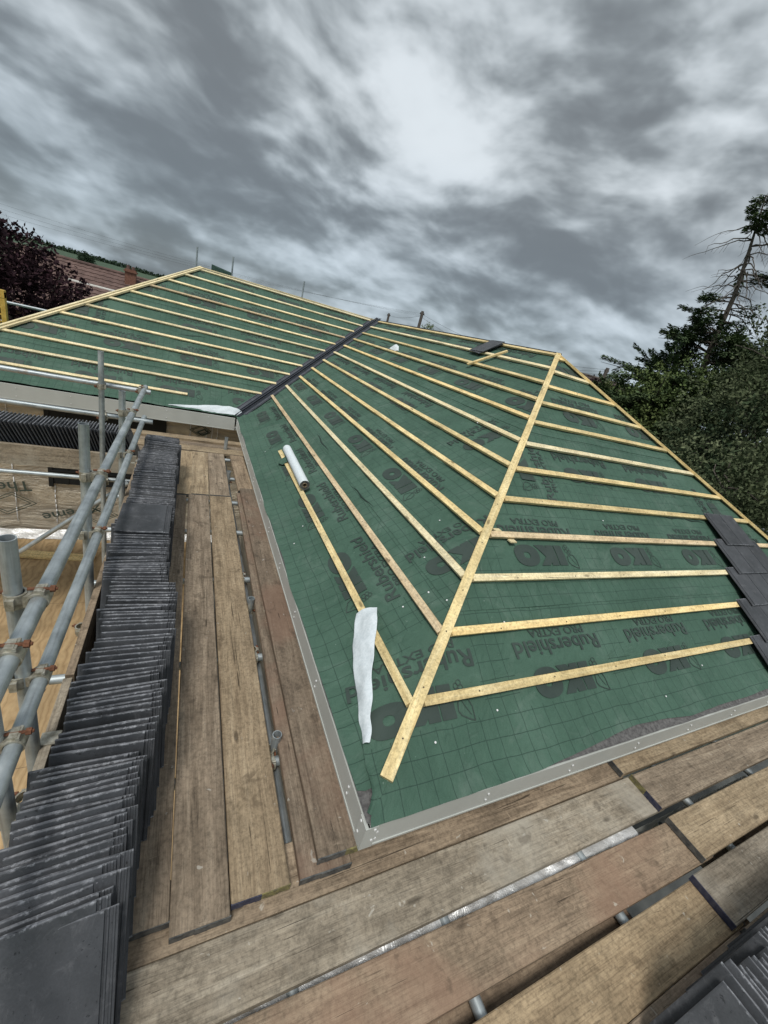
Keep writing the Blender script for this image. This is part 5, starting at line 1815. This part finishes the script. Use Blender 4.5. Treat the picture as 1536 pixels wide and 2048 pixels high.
def build_trees():
    rng = random.Random(5)
    # purple-leaved tree at the far left
    d = 15.0
    c = polar(-17.5, d, .0)
    blobs = [(c + Vector((-.4, 0, -.2)), (2.3, 2.0, 2.1)), (c + Vector((1.5, .2, -1.3)), (1.5, 1.5, 1.7)), (c + Vector((2.6, .2, -2.0)), (1.25, 1.3, 1.4)), (c + Vector((-2.4, 0, -1.0)), (1.8, 1.8, 2.0)),
             (c + Vector((.35, 0, 1.35)), (.75, .7, .75)), (c + Vector((1.25, .1, .75)), (.75, .7, .75)), (c + Vector((-.9, .1, 1.3)), (.8, .8, .7)), (c + Vector((1.0, 0, -2.9)), (2.2, 1.6, 1.4)), (c + Vector((3.5, .3, -2.9)), (1.0, 1.0, 1.2))]
    broadleaf('purple_tree', (c.x, c.y, GROUND), blobs, 70000, .08, 'leaf_purple', 'dark purple-leaved tree left of the red tiled roof', 'tree', .22, 11)
    # lean tall conifer with bare middle at the right
    D = 17.0
    base = polar(61.0, D, GROUND)
    def cp(az, el): return polar(az, D, CAM.z + D * math.tan(R(el)))
    nodes = [base, cp(60.6, -6), cp(60.2, 2.8), cp(59.45, 7.7), cp(59.1, 12.8), cp(58.35, 16.6), cp(57.45, 20.6)]
    rad = [.22, .16, .115, .085, .062, .040, .012]
    root = empty('conifer', base, 'tall leaning conifer with bare broken branches below its top tuft', 'tree')
    mb = MB()
    for i in range(6): mb.tube(nodes[i], nodes[i + 1], rad[i], 10, cap=False, r2=rad[i + 1])
    def on(el):
        for i in range(1, 6):
            z = CAM.z + D * math.tan(R(el))
            if nodes[i].z <= z <= nodes[i + 1].z:
                return nodes[i].lerp(nodes[i + 1], (z - nodes[i].z) / (nodes[i + 1].z - nodes[i].z))
        return nodes[-1]
    fol = MB()
    right = Vector((math.cos(R(60)), -math.sin(R(60)), 0))
    fwd = Vector((math.sin(R(60)), math.cos(R(60)), 0))
    # bare drooping branches
    for el in (9.5, 10.4, 11.2, 12.1, 12.8, 13.4, 14.2, 14.9, 15.4, 16.1, 16.8, 17.3, 17.9, 18.3):
        for _ in range(3):
            p = on(el); a = rng.uniform(0, 2 * math.pi)
            dd = right * math.cos(a) + fwd * math.sin(a)
            ln = rng.uniform(.6, 1.35)
            e = p + dd * ln + Vector((0, 0, rng.uniform(-.1, .45)))
            pts = limb(mb, p, e, .020, .006, rng.uniform(.3, .95), 5, 7, rng, .04)
            for q in pts[2:]:
                if rng.random() < .75: limb(mb, q, q + dd * .2 + rnd_dir(rng) * .22 - Vector((0, 0, .12)), .006, .003, .08, 4, 3)
            if rng.random() < .13: spray(fol, pts[3], pts[-1], rng, .14, 130, .10)
    # foliage tiers: (elevation, azimuth-side reach left, right)
    tiers = [(20.5, .16), (20.1, .30), (19.6, .42), (19.1, .55), (18.6, .62), (18.1, .4)]
    for el, reach in tiers:
        for _ in range(4):
            p = on(el); a = rng.uniform(0, 2 * math.pi)
            dd = right * math.cos(a) + fwd * math.sin(a)
            e = p + dd * reach * rng.uniform(.6, 1.15) + Vector((0, 0, rng.uniform(-.1, .12)))
            limb(mb, p, e, .012, .004, 0, 4, 3); spray(fol, p, e, rng, .20, 300, .085)
    for el, reach, sd in ((14.6, 1.15, 1), (14.0, .9, 1), (12.6, 1.0, -1), (12.2, 1.2, -1), (11.6, .9, 1), (11.4, .9, -1), (10.8, 1.2, -1), (10.4, .8, 1)):
        for _ in range(2):
            p = on(el); dd = right * sd + fwd * rng.uniform(-.7, .7); dd.normalize()
            e = p + dd * reach * rng.uniform(.7, 1.1) + Vector((0, 0, rng.uniform(-.1, .2)))
            limb(mb, p, e, .018, .004, .1, 4, 4); spray(fol, p.lerp(e, .25), e, rng, .22, 230, .09)
    el = 9.2
    while el > -14:
        reach = min(3.6, 1.15 + (9.2 - el) * .30)
        for _ in range(6):
            p = on(max(el, 3)) if el > 3 else polar(60.3, D, CAM.z + D * math.tan(R(el)))
            a = rng.uniform(0, 2 * math.pi)
            dd = right * math.cos(a) + fwd * math.sin(a)
            e = p + dd * reach * rng.uniform(.55, 1.12) + Vector((0, 0, rng.uniform(-.2, .55)))
            limb(mb, p, e, .03, .005, .25, 5, 4)
            spray(fol, p.lerp(e, .3), e, rng, .42, 330, .10)
            for _ in range(3):
                q = p.lerp(e, rng.uniform(.35, .8)); f_ = q + (dd + rnd_dir(rng) * .9).normalized() * reach * .35
                spray(fol, q, f_, rng, .26, 300, .09)
        el -= .9
    link('trunk', mb.mesh('trunk', 'bark', True), root)
    link('crown', fol.mesh('crown', 'needle_green'), root)
    # bushes and trees round its foot
    def mass(az, el, dist, rx, rz, matn, lb, seed, nl=14000, sz=.085, nb=6, name='broadleaf_tree'):
        r_ = random.Random(seed)
        c = polar(az, dist, CAM.z + dist * math.tan(R(el)))
        bl = [(c, (rx, rx * .8, rz))]
        for _ in range(nb):
            q = rnd_dir(r_)
            bl.append((c + Vector((q.x * rx * .75, q.y * rx * .6, q.z * rz * .75)), (rx * .5, rx * .45, rz * .45)))
        broadleaf(name, (c.x, c.y, GROUND), bl, nl, sz, matn, lb, 'tree', .16, seed, 'trees beyond the right hip')
    mass(68.5, -1.5, 13.0, 2.3, 3.0, 'leaf_olive', 'big olive-green tree filling the right edge in front of the conifer', 31, 60000, .052, 12)
    mass(58.5, -4.5, 15.5, 1.9, 2.6, 'leaf_green', 'mid-green tree below the conifer', 32, 46000, .06, 9)
    mass(53.5, -5.0, 17.5, 1.35, 2.3, 'leaf_green', 'green bush between the purple bush and the conifer', 33, 28000, .06, 7)
    mass(52.3, -.9, 22.0, 1.7, 1.05, 'leaf_purple', 'low purple-leaved bush in front of the brown roof', 34, 9000, .085, 6, name='purple_bush')
    mass(73.0, -9.5, 9.0, 1.8, 2.0, 'leaf_olive', 'grey-green bush at the lower right beside the right hip', 35, 34000, .045, 8)
    mass(64.5, -8.5, 11.5, 1.7, 2.2, 'leaf_dark', 'dark shrub behind the right hip, left of the grey-green bush', 36, 26000, .055, 8)
    mass(67.0, 5.2, 18.0, 1.9, 1.6, 'needle_green', 'evergreen crown at the right edge behind the olive-green tree', 37, 16000, .09, 7)
    mass(57.0, -9.0, 19.0, 2.4, 2.2, 'leaf_dark', 'dark-leaved tree farther back behind the right hip', 38, 14000, .09, 6)
    # lone tree tip over the ridge
    c = polar(28.3, 60, CAM.z + 60 * math.tan(R(3.0)))
    broadleaf('broadleaf_tree', (c.x, c.y, GROUND), [(c, (.7, .7, .35)), (c + Vector((-.4, 0, -.6)), (.7, .8, .6)), (c + Vector((.6, 0, -1.2)), (1.2, 1, .8))], 900, .11, 'leaf_green', 'small distant tree tip right of the telegraph pole on the ridge', 'tree', .12, 41)
    # tree standing alone in the field
    c = polar(-10.15, 300, GROUND + 5)
    broadleaf('broadleaf_tree', (c.x, c.y, GROUND + 1), [(c, (3.2, 3, 2.6)), (c + Vector((1, 0, 1.6)), (2, 2, 2))], 2600, .5, 'wood_far', 'lone round tree in the green field above the red roof', 'tree', .4, 42)
    # far wood along the hill top
    mb = MB()
    r_ = random.Random(77)
    for i in range(430):
        az = -34 + 50 * i / 430 + r_.uniform(-.1, .1)
        dist = 640 + r_.uniform(-14, 30)
        c = polar(az, dist, GROUND + 6.3 - 1.6 * math.sin((R(az) - R(-20)) * 2.5))
        w = r_.uniform(2.5, 5); hh = r_.uniform(2.6, 5.2)
        for _ in range(46):
            q = rnd_dir(r_)
            p = c + Vector((q.x * w, q.y * w, abs(q.z) * hh + r_.uniform(-1, .4)))
            leaf(mb, p, rnd_dir(r_), rnd_dir(r_), r_.uniform(1.2, 2.4), r_.uniform(.5, .9))
    o = link('far_wood', mb.mesh('far_wood', 'wood_far'))
    tag(o, 'dark line of woodland along the hill top behind the far roof', 'wood', kind='stuff')
    # hedge between the field and the red roof
    mb = MB()
    for i in range(160):
        az = -22 + 26 * i / 160
        c = polar(az, 205, GROUND + .3)
        for _ in range(22):
            q = rnd_dir(r_)
            leaf(mb, c + Vector((q.x * 1.2, q.y * 1.2, abs(q.z) * 1.6)), rnd_dir(r_), rnd_dir(r_), .8, .3)
    tag(link('field_hedge', mb.mesh('field_hedge', 'wood_far')), 'thin dark hedge along the foot of the green field', 'hedge', kind='stuff')


build_trees()


# ------------------------------------------------------------------ neighbouring roofs, poles and cables
def corrugated(mb, A, B_, up, n_rows, mi=0, step=.03):
    """tile courses as small steps from the eave line A-B up by the vector up"""
    A, B_, up = Vector(A), Vector(B_), Vector(up)
    nn = (B_ - A).cross(up).normalized()
    if nn.z < 0: nn = -nn
    cols = int((B_ - A).length / .16)
    for r in range(n_rows):
        a0 = up * (r / n_rows); a1 = up * ((r + 1) / n_rows)
        vs = []
        for i in range(cols + 1):
            p = A.lerp(B_, i / cols)
            w = .022 * (1 if i % 2 else -.3)
            vs += [p + a0 + nn * (step + w), p + a1 + nn * w, p + a0 + nn * (w - .01)]
        fs = []
        for i in range(cols):
            a, b = i * 3, (i + 1) * 3
            fs += [(a, b, b + 1, a + 1), (a + 2, b + 2, b, a)]
        mb.add(vs, fs, mi)


def build_neighbours():
    # red roof left: two roofs in line
    root = empty('brick_house', polar(-7, 29, GROUND), 'neighbouring brick house with a long red-brown tiled roof and chimney', 'house')
    def pt(az, d, z): return polar(az, d, z)
    d = 27.0
    e0 = pt(-19, d, 1.8 - 27 * math.tan(R(6.5))); e1 = pt(-1, d, 1.8 - 27 * math.tan(R(6.5))); e1.y = e0.y = (e0.y + e1.y) / 2
    ry = 5.2; rz = 1.40
    up = Vector((0, ry, rz - e0.z))
    mb = MB(); corrugated(mb, e0, e1, up, 15)
    b0 = e0 + Vector((0, 2 * ry, 0)); b1 = e1 + Vector((0, 2 * ry, 0)); r0 = e0 + up; r1 = e1 + up
    mb.add([b0, b1, r1, r0], [(0, 1, 2, 3)])
    mb.tube(r0 + Vector((0, 0, .02)), r1 + Vector((0, 0, .02)), .11, 10)
    link('roof', mb.mesh('roof', 'red_roof_tile'), root)
    mb = MB()
    mb.box((e0.x + .3, e0.y + .4, GROUND), (e1.x - .3, e0.y + 2 * ry - .4, e0.z + .15))
    mb.add([(e1.x - .3, e0.y + .4, e0.z + .15), (e1.x - .3, e0.y + 2 * ry - .4, e0.z + .15), (e1.x - .3, e0.y + ry, rz - .15)], [(0, 1, 2)])
    link('wall', mb.mesh('wall', 'brick_wall'), root)
    mb = MB()
    c = pt(-6.25, 31.0, 0); mb.box((c.x - .27, c.y - .25, .6), (c.x + .27, c.y + .25, 1.78)); mb.box((c.x - .33, c.y - .31, 1.62), (c.x + .33, c.y + .31, 1.70))
    ch = link('chimney', mb.mesh('chimney', 'brick_wall'), root)
    mb = MB(); mb.tube((c.x - .12, c.y, 1.78), (c.x - .12, c.y, 1.98), .1, 10, r2=.08); mb.tube((c.x + .13, c.y, 1.78), (c.x + .13, c.y, 1.94), .1, 10, r2=.08)
    link('chimney_pot', mb.mesh('chimney_pot', 'red_roof_tile'), ch)
    mb = MB(); mb.box((c.x - .45, c.y - .42, .55), (c.x + .45, c.y - .36, .68))
    link('flashing', mb.mesh('flashing', 'concrete_white'), ch)
    # lower dark roof in front of it
    root = empty('outbuilding', polar(-8, 23, GROUND), 'low dark red roof with a pale ridge line in front of the long red roof', 'outbuilding')
    a = polar(-13.5, 22, 1.8 - 22 * math.tan(R(6.2))); b = polar(-4.0, 22, a.z); b.y = a.y
    mb = MB(); upv = Vector((0, 3.2, 1.8 - 25.2 * math.tan(R(2.55)) - a.z)); corrugated(mb, a, b, upv, 9)
    link('roof', mb.mesh('roof', 'red_roof_tile'), root)
    mb = MB(); mb.tube(a + upv, b + upv, .07, 8)
    link('ridge_tile', mb.mesh('ridge_tile', 'concrete_white', True), root)
    mb = MB(); mb.box((a.x + .2, a.y + .3, GROUND), (b.x - .2, a.y + 3.0, a.z + .1)); link('wall', mb.mesh('wall', 'brick_wall'), root)
    # brown roof right of the near peak
    root = empty('bungalow', polar(51, 36, GROUND), 'brown tiled roof seen behind the purple bush at the right', 'house')
    D = 34
    L0 = polar(46.5, D, -.8); L1 = polar(57.5, D + 2, -.8)
    dirv = (L1 - L0).normalized(); back = Vector((dirv.y * -1, dirv.x, 0))
    if back.dot(L0 - CAM) < 0: back = -back
    upv = back * 4.0 + Vector((0, 0, 1.8 + 37.5 * math.tan(R(2.45)) + .8))
    mb = MB(); corrugated(mb, L0, L1, upv, 12)
    mb.tube(L0 + upv, L1 + upv, .1, 8)
    mb.add([L0 + back * 8, L1 + back * 8, L1 + upv, L0 + upv], [(0, 1, 2, 3)])
    link('roof', mb.mesh('roof', 'brown_roof_tile'), root)
    mb = MB()
    A, B_ = L0 + back * .4, L1 + back * .4
    A2, B2 = A + back * 7.2, B_ + back * 7.2
    zz = Vector((0, 0, 1))
    vs = [Vector((p.x, p.y, GROUND)) for p in (A, B_, B2, A2)] + [Vector((p.x, p.y, -.75)) for p in (A, B_, B2, A2)]
    mb.add(vs, [(0, 1, 5, 4), (1, 2, 6, 5), (2, 3, 7, 6), (3, 0, 4, 7), (4, 5, 6, 7)])
    mb.add([vs[4], vs[7], L0 + upv * .96 + dirv * .3], [(0, 1, 2)])
    link('wall', mb.mesh('wall', 'brick_wall'), root)
    # telegraph poles
    poles = {}
    for az, d, el, lb in ((27.1, 34, 4.5, 'dark telegraph pole above the middle of the ridge'), (23.0, 46, 3.2, 'short showing pole top just right of the valley top'), (50.85, 30, 3.7, 'telegraph pole right of the near peak of the roof')):
        top = 1.816 + d * math.tan(R(el)); p = polar(az, d, GROUND)
        root = empty('telegraph_pole', p, lb, 'pole', 'telegraph poles')
        mb = MB(); mb.tube((p.x, p.y, GROUND), (p.x, p.y, top), .16, 12, r2=.11); link('shaft', mb.mesh('shaft', 'pole_wood', True), root)
        mb = MB()
        for k in (-1, 1): mb.tube((p.x, p.y, top - .25), (p.x + k * .16, p.y, top - .22), .02, 6); mb.tube((p.x + k * .16, p.y, top - .24), (p.x + k * .16, p.y, top - .12), .035, 8)
        link('insulator', mb.mesh('insulator', 'pole_wood'), root)
        poles[az] = Vector((p.x, p.y, top - .2))
    def cable(A, B_, sag, lb, r=.006):
        mb = MB(); pts = []
        for i in range(25):
            t = i / 24; p = Vector(A).lerp(Vector(B_), t); p.z -= sag * 4 * t * (1 - t); pts.append(p)
        for i in range(24): mb.tube(pts[i], pts[i + 1], r, 6, cap=False)
        tag(link('overhead_cable', mb.mesh('overhead_cable', 'cable_black')), lb, 'cable', 'overhead cables')
    a = poles[27.1]; b = poles[23.0]; c = poles[50.85]
    for k in range(3):
        far = polar(-26, 47, 3.2 + .42 * k)
        cable(a + Vector((.1 * k - .15, 0, -.08 * k)), far, .8, ['highest', 'middle', 'lowest'][k] + ' thin cable crossing the sky left of the telegraph pole', .0045)
    cable(a, c + Vector((0, 0, .1)), .75, 'cable dipping from the middle pole to the pole at the right', .008)
    cable(a + Vector((0, 0, -.2)), c + Vector((0, 0, -.2)), .95, 'lower cable dipping from the middle pole towards the right', .008)
    cable(b, a + Vector((0, 0, -.1)), .2, 'cable between the two poles over the valley top', .008)
    cable(c, polar(38, 26, 2.6), .2, 'upper service cable running left from the right-hand pole', .008)
    cable(c + Vector((0, 0, -.3)), polar(36, 26, 2.35), .2, 'lower service cable running left from the right-hand pole', .008)


build_neighbours()
